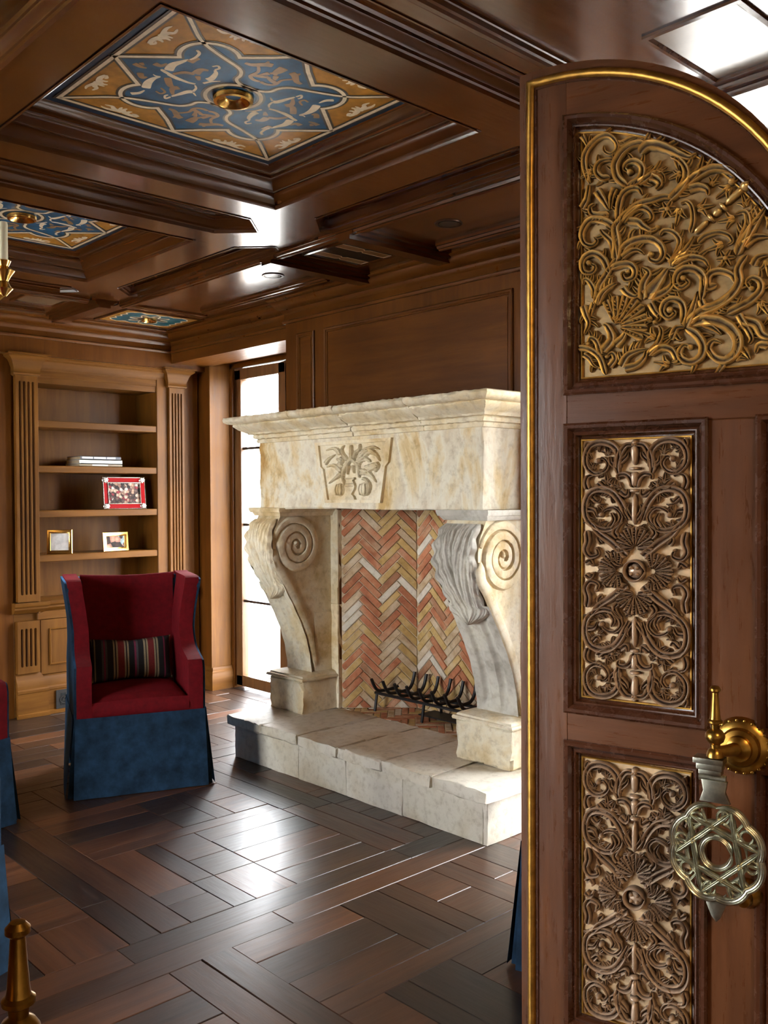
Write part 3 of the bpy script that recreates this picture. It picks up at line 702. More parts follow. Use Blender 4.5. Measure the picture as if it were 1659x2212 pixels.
# border mouldings: beads round the field, cross beams, downlight panels
FCD = Fr((0, 0, ZA), (1, 0, 0), (0, 1, 0), (0, 0, -1))
BEAD = [(-.030, 0), (-.030, .012), (-.022, .014), (-.018, .024), (-.008, .026), (-.004, .032), (.010, .032), (.014, .024), (.022, .022), (.026, .010), (.030, .008), (.030, 0)]
for a, b, ax in (((2.835, 5.47), (2.835, 1.61), 'Y'), ((-1.05, 5.47), (2.60, 5.47), 'X'), ((2.835, 1.61), (-1.05, 1.61), 'X'), ((-1.05, 1.61), (-1.05, 5.47), 'Y'),
                 ((3.33, 3.16), (3.33, .62), 'Y'), ((3.33, 5.30), (3.33, 4.02), 'Y'), ((2.55, 6.02), (-1.9, 6.02), 'X'), ((-1.9, 1.0), (3.33, 1.0), 'X')):
    MB().sweep(FCD, [a, b], BEAD, closed=False).build('ceiling_moulding', CEIL['M'], ceil)
def cross(x0, x1, y0, y1, ax):
    b = MB(); d = .05
    if ax == 'X': pr = [(y0-.045, 0), (y0-.045, .012), (y0-.02, .014), (y0-.02, .03), (y0, .032), (y0, d), (y1, d), (y1, .032), (y1+.02, .03), (y1+.02, .014), (y1+.045, .012), (y1+.045, 0)]
    else: pr = [(x0-.045, 0), (x0-.045, .012), (x0-.02, .014), (x0-.02, .03), (x0, .032), (x0, d), (x1, d), (x1, .032), (x1+.02, .03), (x1+.02, .014), (x1+.045, .012), (x1+.045, 0)]
    k = len(pr)
    vs = [(x, p, ZA-h) for x in (x0, x1) for p, h in pr] if ax == 'X' else [(p, y, ZA-h) for y in (y0, y1) for p, h in pr]
    b.add(vs, [(i, i+1, k+i+1, k+i) for i in range(k-1)] + [tuple(range(k)), tuple(range(k, 2*k))])
    b.build('cross_beam', CEIL['M'], ceil, smooth=False)
cross(2.81, 3.50, 3.235, 3.315, 'X'); cross(2.81, 3.50, 3.845, 3.925, 'X'); cross(2.66, 2.74, 5.44, 6.14, 'Y'); cross(2.66, 2.74, .64, 1.64, 'Y')

# painted panels
def ribbon(F, pts, wd, h0, h1, closed=False, n=None, mb=None):
    P = [(p.x, p.y) for p in resample([(a, b, 0) for a, b in pts], n, closed)] if n else pts
    mb = mb or MB(); mb.sweep(F, P, [(-wd/2, h0), (-wd/2, h1), (wd/2, h1), (wd/2, h0)], closed=closed); return mb
def arcpts(c, r, a0, a1, n): return [(c[0]+r*math.cos(math.radians(a0+(a1-a0)*i/(n-1))), c[1]+r*math.sin(math.radians(a0+(a1-a0)*i/(n-1)))) for i in range(n)]
def leaf_mb(mb, F, pts, w0, w1, h):
    mb.stroke(F, pts, w0, w1, h, sec=[(-1, 0, 0), (-1, 1, 1), (1, 1, 1), (1, 0, 0)])
def diamond():
    seg = [(-.434, 0), (-.36, .064)] + arcpts((-.213, .190), .093, 220.3, 42.3, 17) + [(-.07, .319), (0, .395)]
    out = seg[:-1] + [(-x, y) for x, y in seg[::-1]][:-1] + [(-x, -y) for x, y in seg][:-1] + [(x, -y) for x, y in seg[::-1]][:-1]
    return out
DIA = diamond()
def painted(cx_, cy_):
    z = ZA+.127
    F = Fr((cx_, cy_, z), (1, 0, 0), (0, 1, 0), (0, 0, -1))
    p = MB().prism(F, rect(-.49, .49, -.465, .465), -.01, 0).build('painted_panel', NAVY, ceil, smooth=False)
    p['label'] = 'blue and ochre painted panel with cream strapwork'
    MB().prism(F, rect(-.425, .425, -.395, .395), 0, .0008).build('ochre_field', OCHRE, p, smooth=False)
    MB().prism(F, DIA, .0008, .0014).build('blue_field', BLUEP, p, smooth=False)
    u = MB(); c = MB()
    for mb, wd, h0, h1 in ((u, .030, .0014, .0020), (c, .0135, .0020, .0028)):
        ribbon(F, rect(-.434, .434, -.402, .402), wd, h0-.0012, h1, True, mb=mb)
        ribbon(F, DIA, wd, h0, h1, True, mb=mb)
        for sy in (1, -1):
            pts = [(-.434, .402), (-.36, .33), (-.285, .262), (-.19, .22), (-.105, .190), (-.075, .155), (-.068, .12), (-.04, .098), (0, .09)]
            pts = pts + [(-a, b) for a, b in pts[-2::-1]]
            ribbon(F, [(a, b*sy) for a, b in pts], wd*.85, h0, h1, n=60, mb=mb)
        ribbon(F, arcpts((0, 0), .094, 0, 354, 60), wd, h0, h1, True, mb=mb)
    u.build('strapwork_outline', UMBER, p, smooth=False); c.build('strapwork', CREAM, p, smooth=False)
    lf = MB(); oc = MB(); h = .0022
    for sx in (1, -1):
        for pts, w0, w1 in WHITE: leaf_mb(lf, F, [(-a*sx, -b*sx) for a, b in pts], w0*1.55, w1*1.3, h)
        for pts, w0, w1 in OCH: leaf_mb(oc, F, [(-a*sx, -b*sx) for a, b in pts], w0*1.7, w1*1.5, h-.0002)
        for sy in (1, -1):
            for pts, w0, w1 in FARO: leaf_mb(oc, F, [(abs(a)*sx*(1 if a < 0 else -1)*-1, b*sy) for a, b in pts], w0*1.7, w1*1.5, h-.0002)
            for c, d, n_ in (((.382*sx, .205*sy), (0, sy), (-sx, 0)), ((.222*sx, .358*sy), (sx, 0), (0, -sy))):
                q = lambda t, o_: (c[0]+d[0]*t+n_[0]*o_, c[1]+d[1]*t+n_[1]*o_)
                for pts, w0, w1 in (([q(-.065, -.012), q(-.035, -.016), q(-.005, -.008)], .012, .018), ([q(-.065, -.012), q(-.05, .0), q(-.038, -.004)], .012, .005), ([q(-.015, -.012), q(0, .008), q(-.004, .026)], .018, .005), ([q(-.008, -.012), q(.012, .006), q(.014, .024)], .018, .005),
                                    ([q(-.02, -.012), q(-.022, .006), q(-.03, .014)], .014, .004), ([q(-.005, -.012), q(.03, -.004), q(.045, .010), q(.07, .006)], .020, .006), ([q(.01, -.010), q(.05, -.020), q(.075, -.014)], .016, .004)):
                    leaf_mb(lf, F, pts, w0, w1, h)
    lf.build('cream_leafwork', CREAM, p, smooth=False); oc.build('ochre_leafwork', OCHRE2, p, smooth=False)
for c in coffers: painted(*c)
for (x0, y0), (x1, y1), nm in ((small[0], small[2], 's'), (corner[0], corner[2], 'c')):
    F = Fr(((x0+x1)/2, (y0+y1)/2, ZA-.0015), (1, 0, 0), (0, 1, 0), (0, 0, -1)); a, b = (x1-x0)/2, (y1-y0)/2
    p = MB().prism(F, rect(-a, a, -b, b), -.01, 0).build('painted_panel', OCHRE if nm == 'c' else plain('paint_dark_umber', (.012, .009, .007), .4), ceil, smooth=False)
    if nm == 'c':
        e = .075; zig = []
        def edge(p0, p1, k, d):
            n_ = V((-(p1[1]-p0[1]), p1[0]-p0[0])).normalized()
            return [(p0[0]+(p1[0]-p0[0])*i/k + n_.x*d*(i % 2), p0[1]+(p1[1]-p0[1])*i/k + n_.y*d*(i % 2)) for i in range(k)]
        q = [(-a+e, -b+e), (a-e, -b+e), (a-e, b-e), (-a+e, b-e)]
        for i in range(4): zig += edge(q[i], q[(i+1) % 4], 8, -.028 if i % 2 == 0 else -.028)
        MB().prism(F, zig, 0, .0008).build('teal_field', plain('paint_teal', (.008, .085, .115), .35, var=.3), p, smooth=False)
        ribbon(F, zig, .009, .0008, .0016, True).build('zigzag_line', CREAM, p, smooth=False)
        ribbon(F, rect(-a+.045, a-.045, -b+.045, b-.045), .008, 0, .0012, True).build('border_line', OCHRE2, p, smooth=False)
        st = [(.11*math.cos(t)*(1+.28*math.cos(8*t))*1.0, .11*math.sin(t)*(1+.28*math.cos(8*t))) for t in [2*PI*i/96 for i in range(96)]]
        MB().prism(F, st, .0008, .0014).build('star_field', UMBER, p, smooth=False)
        ribbon(F, st, .009, .0014, .002, True).build('star_line', CREAM, p, smooth=False)
    else:
        for s_ in (1, -1):
            hex_ = [(-.165, .06*s_), (-.02, .06*s_), (0, .078*s_), (.02, .06*s_), (.165, .06*s_), (.165, .115*s_), (.02, .115*s_), (0, .097*s_), (-.02, .115*s_), (-.165, .115*s_)]
            MB().prism(F, hex_, 0, .0008).build('ochre_band', OCHRE2, p, smooth=False)
            ribbon(F, hex_, .006, .0008, .0016, True).build('band_line', CREAM, p, smooth=False)

# flush ceiling vents
for i, (x0, x1, y0, y1, lab) in enumerate(((2.25, 2.62, 1.11, 1.345, 'flush rectangular ceiling panel catching light above the carved door'), (2.28, 2.52, 5.60, 5.82, 'flush rectangular ceiling panel near the bookcase cornice'))):
    t = thing('ceiling_vent', lab, 'vent', ((x0+x1)/2, (y0+y1)/2, ZA-.004))
    MB().prism(FCD, rect(x0, x1, y0, y1), 0, .003).build('plate', plain('vent_paint', (.16, .10, .055), .22, var=.1), t, smooth=False)
    MB().sweep(FCD, rect(x0-.02, x1+.02, y0-.02, y1+.02), [(0, 0), (0, .008), (.012, .010), (.02, .004), (.02, 0)]).build('frame', CEIL['Y'], t)

# downlights and brass roses
def downlight(x, y, lab, dark=True):
    t = thing('recessed_downlight', lab, 'light', (x, y, ZA), group='recessed ceiling downlights')
    MB().lathe([(.032, -.02), (.044, -.001), (.050, .005), (.060, .005), (.064, 0)], (x, y, ZA), (0, 0, -1), 28).build('trim_ring', plain('bronze', (.05, .03, .02), .35, .8), t)
    MB().lathe([(0, 0), (.046, 0), (.046, .004), (0, .004)], (x, y, ZA), (0, 0, -1), 24).build('lens', plain('lens_dark', (.03, .025, .022), .12), t)
downlight(3.10, 2.885, 'dark recessed downlight in the ceiling border nearest the carved door')
downlight(3.10, 4.22, 'recessed downlight in the bright ceiling border beside the window')
def rose(x, y, z, r, lab):
    t = thing('brass_ceiling_light', lab, 'light', (x, y, z), group='brass ceiling lights')
    MB().lathe([(.40*r, -.006), (.55*r, .006), (.74*r, .012), (.84*r, .018), (1.0*r, .016), (1.04*r, .006), (1.04*r, -.0)], (x, y, z), (0, 0, -1), 36).build('rim', GOLD, t)
    MB().lathe([(0, -.004), (.3*r, -.004), (.60*r, .004)], (x, y, z+.001), (0, 0, -1), 36).build('reflector', GOLD, t)
rose(CX, CY[0], ZA+.123, .066, 'round brass light at the centre of the largest painted ceiling panel')
rose(CX, CY[1], ZA+.123, .066, 'round brass light in the painted ceiling panel by the left edge')
rose(3.22, 5.83, ZA-.003, .05, 'small brass light in the teal corner ceiling panel')

# ---- windows
GLASS, nt, b_ = nodes('window_glass')
nt.nodes.remove(b_); tr = nt.nodes.new('ShaderNodeBsdfTransparent'); gl = nt.nodes.new('ShaderNodeBsdfGlossy'); gl.inputs['Roughness'].default_value = .02
mx = nt.nodes.new('ShaderNodeMixShader'); mx.inputs[0].default_value = .04
nt.links.new(tr.outputs[0], mx.inputs[1]); nt.links.new(gl.outputs[0], mx.inputs[2]); nt.links.new(mx.outputs[0], nt.nodes['Material Output'].inputs[0])
WINW = wood('window_wood', (.10, .045, .014), (.26, .13, .05), 'Z', .35, .2, .04)
def window(idx, x, sgn, y0, y1, leaves, lab):
    """French window in the plane x, room on the side sgn"""
    o = thing('window_%d' % idx, lab, 'window', (x, (y0+y1)/2, 0), kind='structure')
    z1 = WZ[1]; f = MB()
    for a, b in ((y0, y0+.05), (y1-.05, y1)): f.box(x-.05, x+.05, a, b, 0, z1)
    f.box(x-.05, x+.05, y0, y1, z1-.04, z1)
    f.build('window_frame', WALL['Z'], o, bevel=.006)
    W = (y1-y0-.10)/leaves
    for i in range(leaves):
        a = y0+.05+i*W; b = a+W; s_ = MB(); st = .085
        s_.box(x-.03, x+.03, a, a+st, .02, z1-.05); s_.box(x-.03, x+.03, b-st, b, .02, z1-.05); s_.box(x-.03, x+.03, a, b, .02, .105); s_.box(x-.03, x+.03, a, b, z1-.13, z1-.05)
        sash = s_.build('sash', WINW, o, bevel=.006)
        MB().box(x-.004, x+.004, a+st-.005, b-st+.005, .10, z1-.125).build('pane', GLASS, sash, smooth=False)
        for zz in (.685, 1.278, 1.868):
            MB().box(x-.012, x+.012, a+st, b-st, zz-.009, zz+.009).build('glazing_bar', plain('bar_bronze', (.02, .012, .01), .4), sash, smooth=False)
k = 1
for (a, b), lab in zip(WIN_E, ('tall wood framed window with thin bars left of the fireplace', 'tall wood framed window hidden behind the carved door')):
    window(k, 4.13, -1, a, b, 2, lab); k += 1
for i, (a, b) in enumerate(WIN_W):
    window(k, XW-.12, 1, a, b, 2, ('tall wood framed window in the west wall nearest the door', 'tall wood framed window in the west wall nearest the bookcase')[i]); k += 1
# reveal linings and skirting beside the window
rv = MB(); rv.box(XE-.012, 4.08, 6.135, 6.15, 0, WZ[1]); tag(rv.build('trim_3', BOOK['Z'], smooth=False), 'pale wood lining of the window reveal', 'lining', kind='structure')
SKIRT = [(0, 0), (.022, 0), (.022, .11), (.018, .125), (.018, .14), (.010, .15), (.010, .165), (.004, .175), (0, .178)]
sk = MB().sweep(XY, [(4.08, 6.135), (XE, 6.135), (XE, 6.33)], SKIRT[::1], closed=False)
tag(sk.build('baseboard_north', BOOK['X']), 'stepped wood skirting at the foot of the window reveal', 'baseboard', kind='structure')

# ---- hall behind the camera
hall = MB().box(-3, 4.3, -3.2, .4, -.12, -.002)
tag(hall.build('floor_hall', plain('hall_floor', (.08, .05, .03), .4), smooth=False), 'hall floor outside the double doors', 'floor', kind='structure')
hw = MB(); hw.box(-3, 4.3, -3.3, -3.2, 0, 2.9); hw.box(-3.1, -3, -3.2, .4, 0, 2.9); hw.box(4.3, 4.4, -3.2, .4, 0, 2.9)
tag(hw.build('wall_hall', plain('hall_plaster', (.55, .46, .34), .8), smooth=False), 'plain plaster walls of the hall outside', 'wall', kind='structure')
tag(MB().box(-3, 4.3, -3.2, .4, 2.8, 2.9).build('ceiling_hall', plain('hall_ceiling', (.6, .55, .48), .8), smooth=False), 'plain ceiling of the hall outside', 'ceiling', kind='structure')
hl = thing('hall_lamp', 'round warm ceiling lamp in the hall outside', 'lamp', (.6, -1.2, 2.8))
EM, nt, b_ = nodes('lamp_glow'); b_.inputs['Emission Color'].default_value = (1, .66, .34, 1); b_.inputs['Emission Strength'].default_value = 30.0
MB().lathe([(0, .10), (.18, .09), (.30, .05), (.34, 0)], (.6, -1.2, 2.796), (0, 0, -1), 32).build('diffuser', EM, hl)
MB().lathe([(.34, 0), (.37, 0), (.37, .03), (.34, .03)], (.6, -1.2, 2.796), (0, 0, -1), 32).build('rim', BRASS, hl)
# ---- outside
tag(MB().box(-60, 60, -60, 60, -.4, -.3).build('ground', plain('pale_paving', (.5, .48, .44), .8), smooth=False), 'pale sunlit paving outside the windows', 'ground', kind='structure')
# ================================================================== STONE FIREPLACE
FP = thing('stone_fireplace', 'carved cream limestone fireplace with scroll corbels and herringbone brick firebox', 'fireplace', (3.3, 3.585, 0))
ZH = .24
def jit(mb, a, rnd=random): 
    for v in mb.v: v += V((rnd.gauss(0, a), rnd.gauss(0, a), rnd.gauss(0, a)))
    return mb
def rough_block(x0, x1, y0, y1, z0, z1, step=.05, a=.0025, r=.008):
    """stone block with softly chipped arrises"""
    b = MB(); bm = bmesh.new(); bmesh.ops.create_cube(bm, size=1)
    for v in bm.verts: v.co = V((x0+(v.co.x+.5)*(x1-x0), y0+(v.co.y+.5)*(y1-y0), z0+(v.co.z+.5)*(z1-z0)))
    bmesh.ops.bevel(bm, geom=bm.edges[:], offset=min(r, .3*min(x1-x0, y1-y0, z1-z0)), segments=2, profile=.5, affect='EDGES')
    bmesh.ops.subdivide_edges(bm, edges=[e for e in bm.edges if e.calc_length() > step*2], cuts=int(max(1, min(7, max(x1-x0, y1-y0, z1-z0)/step/2))), use_grid_fill=True)
    for v in bm.verts:
        n_ = sum(1 for q, lo, hi in ((v.co.x, x0, x1), (v.co.y, y0, y1), (v.co.z, z0, z1)) if q-lo < r*1.2 or hi-q < r*1.2)
        s_ = a*(1.6 if n_ > 1 else .5); v.co += V((random.gauss(0, s_), random.gauss(0, s_), random.gauss(0, s_)))
    bm.verts.ensure_lookup_table(); bm.verts.index_update()
    b.add([v.co.copy() for v in bm.verts], [tuple(v.index for v in f.verts) for f in bm.faces]); bm.free(); return b
# hearth: riser stones and slab stones
hearth = MB().box(3.03, 3.56, 2.62, 4.44, 0, .17).build('hearth_core', MORTAR, FP, smooth=False)
for a, b in ((2.60, 3.097), (3.097, 3.503), (3.503, 3.89), (3.89, 4.462)):
    rough_block(3.0, 3.06, a+.0015, b-.0015, 0, .186, a=.0009, r=.004).build('riser_stone', STONE_H, hearth)
for y in (2.58, 4.445): rough_block(3.002, 3.54, y, y+.04, 0, .186, a=.0008, r=.004).build('riser_stone', STONE_H, hearth)
ys = [2.562, 2.886, 3.216, 3.541, 3.868, 4.191, 4.525]
for a, b in zip(ys, ys[1:]):
    rough_block(2.972, 3.556, a+.002, b-.002, .186, ZH+random.uniform(-.001, .001), a=.0018, r=.007).build('slab_stone', STONE_H, hearth)

# corbel profile (x of the front as a function of height)
CP = [(1.385, 3.165), (1.36, 3.125), (1.30, 3.098), (1.22, 3.086), (1.14, 3.100), (1.06, 3.140), (.98, 3.188), (.90, 3.236), (.82, 3.280), (.74, 3.320), (.66, 3.350), (.58, 3.370), (.50, 3.382), (.455, 3.386)]
def cfx(z):
    for (z1, x1), (z0, x0) in zip(CP, CP[1:]):
        if z0 <= z <= z1: t = (z-z0)/(z1-z0); return x0+(x1-x0)*t
    return CP[0][1] if z > CP[0][0] else CP[-1][1]
def smx(z): return sum(cfx(max(.455, min(1.385, z+d))) for d in (-.05, -.025, 0, .025, .05))/5
def spiral(c, r0, r1, a0, turns, n):
    return [(c[0]+(r0+(r1-r0)*i/(n-1))*math.cos(a0+turns*2*PI*i/(n-1)), c[1]+(r0+(r1-r0)*i/(n-1))*math.sin(a0+turns*2*PI*i/(n-1))) for i in range(n)]
def corbel(y0, y1, flip):
    ym = (y0+y1)/2
    # body
    zz = [.455+i*(1.385-.455)/44 for i in range(45)]
    poly = [(smx(z)+.012, z) for z in zz] + [(3.56, 1.385), (3.56, .455)]
    b = MB().prism(Fr((0, y0+.012, 0), (1, 0, 0), (0, 0, 1), (0, 1, 0)), poly, 0, y1-y0-.024)
    o = b.build('corbel', STONE, FP, angle=30)
    # fluted front face below, acanthus leaf above
    def flute(i, j):
        z = .46+(1.0-.46)*i; u = j*2-1
        d = .012 - .020*(max(0, 1-((abs(u)-.42)/.20)**2) if abs(abs(u)-.42) < .20 else 0)
        if i < .16: d = max(d, .012-.016*max(0, (i-.06)/.10))
        x = smx(z) - d - .0015*math.sin(z*61+u*5)
        return V((x, ym+u*(y1-y0)/2*.97, z))
    MB().grid(flute, 40, 40).build('fluting', STONE_G if flip else STONE, o)
    def leaf(i, j):
        s_ = i; u = j*2-1; z = 1.37-(1.37-.905)*s_
        wmax = 1.0*(.86+.14*math.sin(PI*min(1, s_*1.4))) if s_ < .82 else 1.0*max(.02, 1-((s_-.82)/.18)**2.0)*.95
        bend = .10*math.sin(s_*PI)*(1 if flip else -1)
        uu = u*wmax; a = abs(u)
        lob = math.sin((s_*6 - a*1.1)*2*PI); edge = 1 + .06*lob*a
        c = a*3.1*(1.25-.45*s_) + s_*1.9
        rib = abs(math.sin(PI*c))**.75 + .28*abs(math.sin(3*PI*c+s_*6))
        h = .020 - .010*a*a + .017*rib*(.45+.55*min(1, a*3+.2)) + .006*lob*a
        h -= .014*math.exp(-(u/.05)**2)
        tip = max(0, (s_-.84)/.16); h += .036*tip*(1-.6*a)
        if s_ < .06: h *= .35+s_*11
        e = max(0, (a-.94)/.06); h *= 1-.7*e
        return V((smx(z)-max(.003, h), ym+(uu*edge+bend*(1-a*.3))*(y1-y0)/2*.98, z))
    MB().grid(leaf, 150, 96).build('acanthus_leaf', STONE_G if flip else STONE, o, angle=80)
    # spiral volutes on both flanks
    for yy, nrm in ((y0+.012, -1), (y1-.012, 1)):
        F = Fr((0, yy, 0), (1, 0, 0), (0, 0, 1), (0, nrm, 0)); c = (3.268, 1.215)
        st = MB(); sp = spiral(c, .160, .016, PI*.9, -3.1, 90)
        lead = [(smx(z)+.020, z) for z in (.50, .60, .70, .80, .90, .98, 1.06)]
        SECV = [(-1, 0, 0), (-.96, .9, 1), (-.7, 1, 1), (.55, .72, 1), (.8, .35, 1), (1, 0, 0)]
        st.stroke(F, sp, .046, .030, .020, ball=.020, sec=SECV, n=110)
        for v in st.v: v += V((random.gauss(0, .0008), 0, random.gauss(0, .0008)))
        st.build('volute', STONE, o)
        MB().stroke(F, lead + [(3.118, 1.12), (3.112, 1.2)], .03, .05, .014, sec=SECV, n=40).build('scroll_edge', STONE, o)
        MB().fbox(F, 3.40, 3.555, .46, .815, 0, .004).build('flank_stone', STONE, o, bevel=.002)
    # abacus and pedestal
    ab = [(0, 0), (.004, .0), (.012, .012), (.016, .02), (.022, .022), (.028, .032), (.030, .045)]
    FA = Fr((0, 0, 1.385), (1, 0, 0), (0, 1, 0), (0, 0, 1))
    p = rect(3.150, 3.56, y0, y1)
    m_ = MB().sweep(FA, p, [(-o_, h) for o_, h in ab]); m_.prism(FA, rect(3.122, 3.58, y0-.028, y1+.028), .04, .046)
    jit(m_, .0012).build('abacus', STONE_G if flip else STONE, FP)
    PD = [(-.012, .43), (-.004, .445), (.004, .448), (.006, .462), (.018, .468), (.034, .47)]
    w0, w1 = y0-.035, y1+.045
    rough_block(3.275, 3.60, w0, w1, ZH, .43, a=.0025, r=.010).build('pedestal', STONE, FP)
    F0 = Fr((0, 0, 0), (1, 0, 0), (0, 1, 0), (0, 0, 1))
    q = rect(3.275, 3.60, w0, w1)
    m_ = MB().sweep(F0, q, [(0, .428), (-.012, .43), (-.016, .438), (-.012, .447), (0, .449), (.004, .458), (.02, .465), (.05, .47), (.14, .472)])
    jit(m_, .001).build('pedestal_moulding', STONE, FP)
corbel(2.705, 2.965, True); corbel(4.235, 4.475, False)
# side stones and jambs
for a, b in ((4.185, 4.275), (2.895, 2.985)):
    for z0, z1 in ((ZH, .86), (.86, 1.42)): rough_block(3.528, 3.57, a, b, z0+.001, z1-.001, a=.001, r=.004).build('jamb_stone', STONE, FP)
# frieze (lintel) with rough underside
fz = rough_block(3.160, 3.56, 2.737, 4.443, 1.430, 1.822, step=.04, a=.0016, r=.006).build('frieze', STONE_F, FP)
# cornice blocks, moulded front and returns
CO = [(0, 1.805), (.010, 1.806), (.014, 1.822), (.012, 1.828), (.026, 1.831), (.030, 1.846), (.026, 1.852), (.048, 1.856), (.052, 1.864), (.066, 1.872), (.088, 1.884), (.110, 1.902), (.114, 1.908), (.110, 1.914), (.134, 1.917), (.150, 1.927), (.156, 1.940), (.150, 1.952), (.140, 1.955), (0, 1.955)]
yc = [2.737, 3.097, 3.604, 3.98, 4.443]
for i in range(4):
    a, b = yc[i], yc[i+1]; m_ = MB(); k_ = len(CO); n_ = 24; off = random.uniform(-.004, .004)
    L0 = a-(.156 if i == 0 else -.0015); L1 = b+(.156 if i == 3 else -.0015)
    rows_ = []
    for s_ in range(n_+1):
        t = s_/n_
        row = []
        for o_, z in CO:
            lo = a-o_ if i == 0 else a+.0012; hi = b+o_ if i == 3 else b-.0012
            y = lo+(hi-lo)*t; ch = .0022 if o_ > .01 else 0
            row.append(V((3.160-o_+off*(o_ > 0)+random.gauss(0, ch), y, z+random.gauss(0, ch*.7))))
        rows_.append(row)
    vs = [p for r_ in rows_ for p in r_]
    fs = [(q*k_+j, q*k_+j+1, (q+1)*k_+j+1, (q+1)*k_+j) for q in range(n_) for j in range(k_-1)]
    # returns to the breast
    for end, row, sg in ((0, rows_[0], -1), (1, rows_[-1], 1)):
        base = len(vs)
        if (i == 0 and end == 0) or (i == 3 and end == 1):
            for s_ in range(7):
                for p in row: vs.append(V((p.x+(3.56-p.x)*s_/6, p.y+random.gauss(0, .001), p.z)))
            fs += [(base+q*k_+j, base+q*k_+j+1, base+(q+1)*k_+j+1, base+(q+1)*k_+j) for q in range(6) for j in range(k_-1)]
        else:
            vs += row; fs.append(tuple(base+j for j in range(k_)))
    tp = len(vs); vs += [V((3.160+off, L0, 1.9535)), V((3.56, L0, 1.9535)), V((3.56, L1, 1.9535)), V((3.160+off, L1, 1.9535))]; fs.append((tp, tp+1, tp+2, tp+3))
    MB().add(vs, fs).build('cornice_stone', STONE, FP, angle=40)
# carved keystone
KF = Fr((3.160, 0, 0), (0, -1, 0), (0, 0, 1), (-1, 0, 0))       # u = -y
def neg(p): return [(-a, b) for a, b in p]
oute = neg([(3.918, 1.785), (3.893, 1.665), (3.866, 1.645), (3.832, 1.462), (3.40, 1.462), (3.362, 1.645), (3.338, 1.665), (3.318, 1.785)])
inne = neg([(3.888, 1.768), (3.868, 1.655), (3.847, 1.640), (3.812, 1.478), (3.425, 1.478), (3.396, 1.640), (3.372, 1.655), (3.356, 1.768)])
ks = MB().plate(KF, oute, [inne[::-1]], .016)
for l, h0, h1 in ((oute, -.002, .016), (inne, -.004, .016)):
    n_ = len(l); ks.add([KF(p[0], p[1], h) for h in (h0, h1) for p in l], [(i, (i+1) % n_, n_+(i+1) % n_, n_+i) for i in range(n_)])
ks = ks.build('keystone', STONE, fz, smooth=False)
MB().prism(KF, inne, -.002, .0025).build('keystone_field', STONE, ks, smooth=False)
fo = MB()
for pts, w0, w1, _b in KEYCARVE: fo.stroke(KF, neg(pts), w0*1.1, w1, .020, base=.002, serr=.12)
for y in (3.719, 3.533):
    fo.dome(KF, -y, 1.531, .036, .018, .002, 16)
    for s_ in (-.016, 0, .016): fo.stroke(KF, [(-y+s_, 1.502), (-y+s_*1.5, 1.531), (-y+s_, 1.56)], .010, .006, .021, base=.002, sec=MB.PLAIN)
hw = [(1.594, .034), (1.584, .036), (1.580, .022), (1.566, .030), (1.548, .040), (1.530, .034), (1.514, .018), (1.506, .014), (1.496, .030), (1.480, .038)]
vz = [(3.628+w_, z) for z, w_ in hw] + [(3.628-w_, z) for z, w_ in hw[::-1]]
fo.prism(KF, neg(vz), .002, .020)
for z in (1.588, 1.560, 1.548): fo.stroke(KF, [(-3.664, z), (-3.592, z)], .007, .007, .025, base=.002, sec=MB.PLAIN, n=8)
fo.build('flower_vase_carving', STONE, ks)

# firebox lining and herringbone bricks
def clip(poly, x0, x1, y0, y1):
    for ax, val, keep in ((0, x0, 1), (0, x1, -1), (1, y0, 1), (1, y1, -1)):
        out = []
        for i in range(len(poly)):
            a, b = poly[i], poly[(i+1) % len(poly)]; ia = (a[ax]-val)*keep >= 0; ib = (b[ax]-val)*keep >= 0
            if ia: out.append(a)
            if ia != ib:
                t = (val-a[ax])/(b[ax]-a[ax]); out.append((a[0]+(b[0]-a[0])*t, a[1]+(b[1]-a[1])*t))
        poly = out
        if len(poly) < 3: return []
    return poly
def herring(F, u0, u1, v0, v1, parent, off=(0, 0), rot=45, W=.040, n=4, gap=.005, single=True, h=.007):
    c, s_ = math.cos(math.radians(rot)), math.sin(math.radians(rot)); R = int(2.6/W/2); many = MB(); br = []
    for i in range(-R, R):
        for m_ in range(-6, 7):
            br.append((i+2*n*m_, i+2*n*m_+n, i, i+1)); br.append((i, i+1, i-2*n+1+2*n*m_, i-n+1+2*n*m_))
    seen = set()
    for a0, a1, b0, b1 in br:
        if (a0, a1, b0, b1) in seen: continue
        seen.add((a0, a1, b0, b1)); g = gap/2
        q = [(a0*W+g, b0*W+g), (a1*W-g, b0*W+g), (a1*W-g, b1*W-g), (a0*W+g, b1*W-g)]
        q = [(off[0]+x*c-y*s_, off[1]+x*s_+y*c) for x, y in q]
        p = clip(q, u0, u1, v0, v1)
        if len(p) < 3: continue
        ar = abs(sum(p[i][0]*p[(i+1) % len(p)][1]-p[(i+1) % len(p)][0]*p[i][1] for i in range(len(p))))/2
        if ar < .0004: continue
        k_ = random.choices(range(5), (42, 26, 18, 6, 8))[0]; hh = h+random.uniform(-.003, .003)
        if single: MB().prism(F, p, -.004, hh).build('brick', BRICKS[k_], parent, smooth=False, bevel=.0025, bseg=1)
        else: many.prism(F, p, -.004, hh)
    if not single: tag(many.build('brickwork', BRICKS[0], parent, smooth=False), kind='stuff')
Y1, Y2, XB = 4.187, 3.87, 3.875; Yr1, Yr2 = 2.983, 3.30
def lining(a, b, z0=ZH, z1=1.45):
    d = V((b[0]-a[0], b[1]-a[1], 0)); L = d.length; d.normalize(); nrm = V((0, 0, 1)).cross(d)*-1
    return Fr((a[0], a[1], 0), d, (0, 0, 1), nrm), L
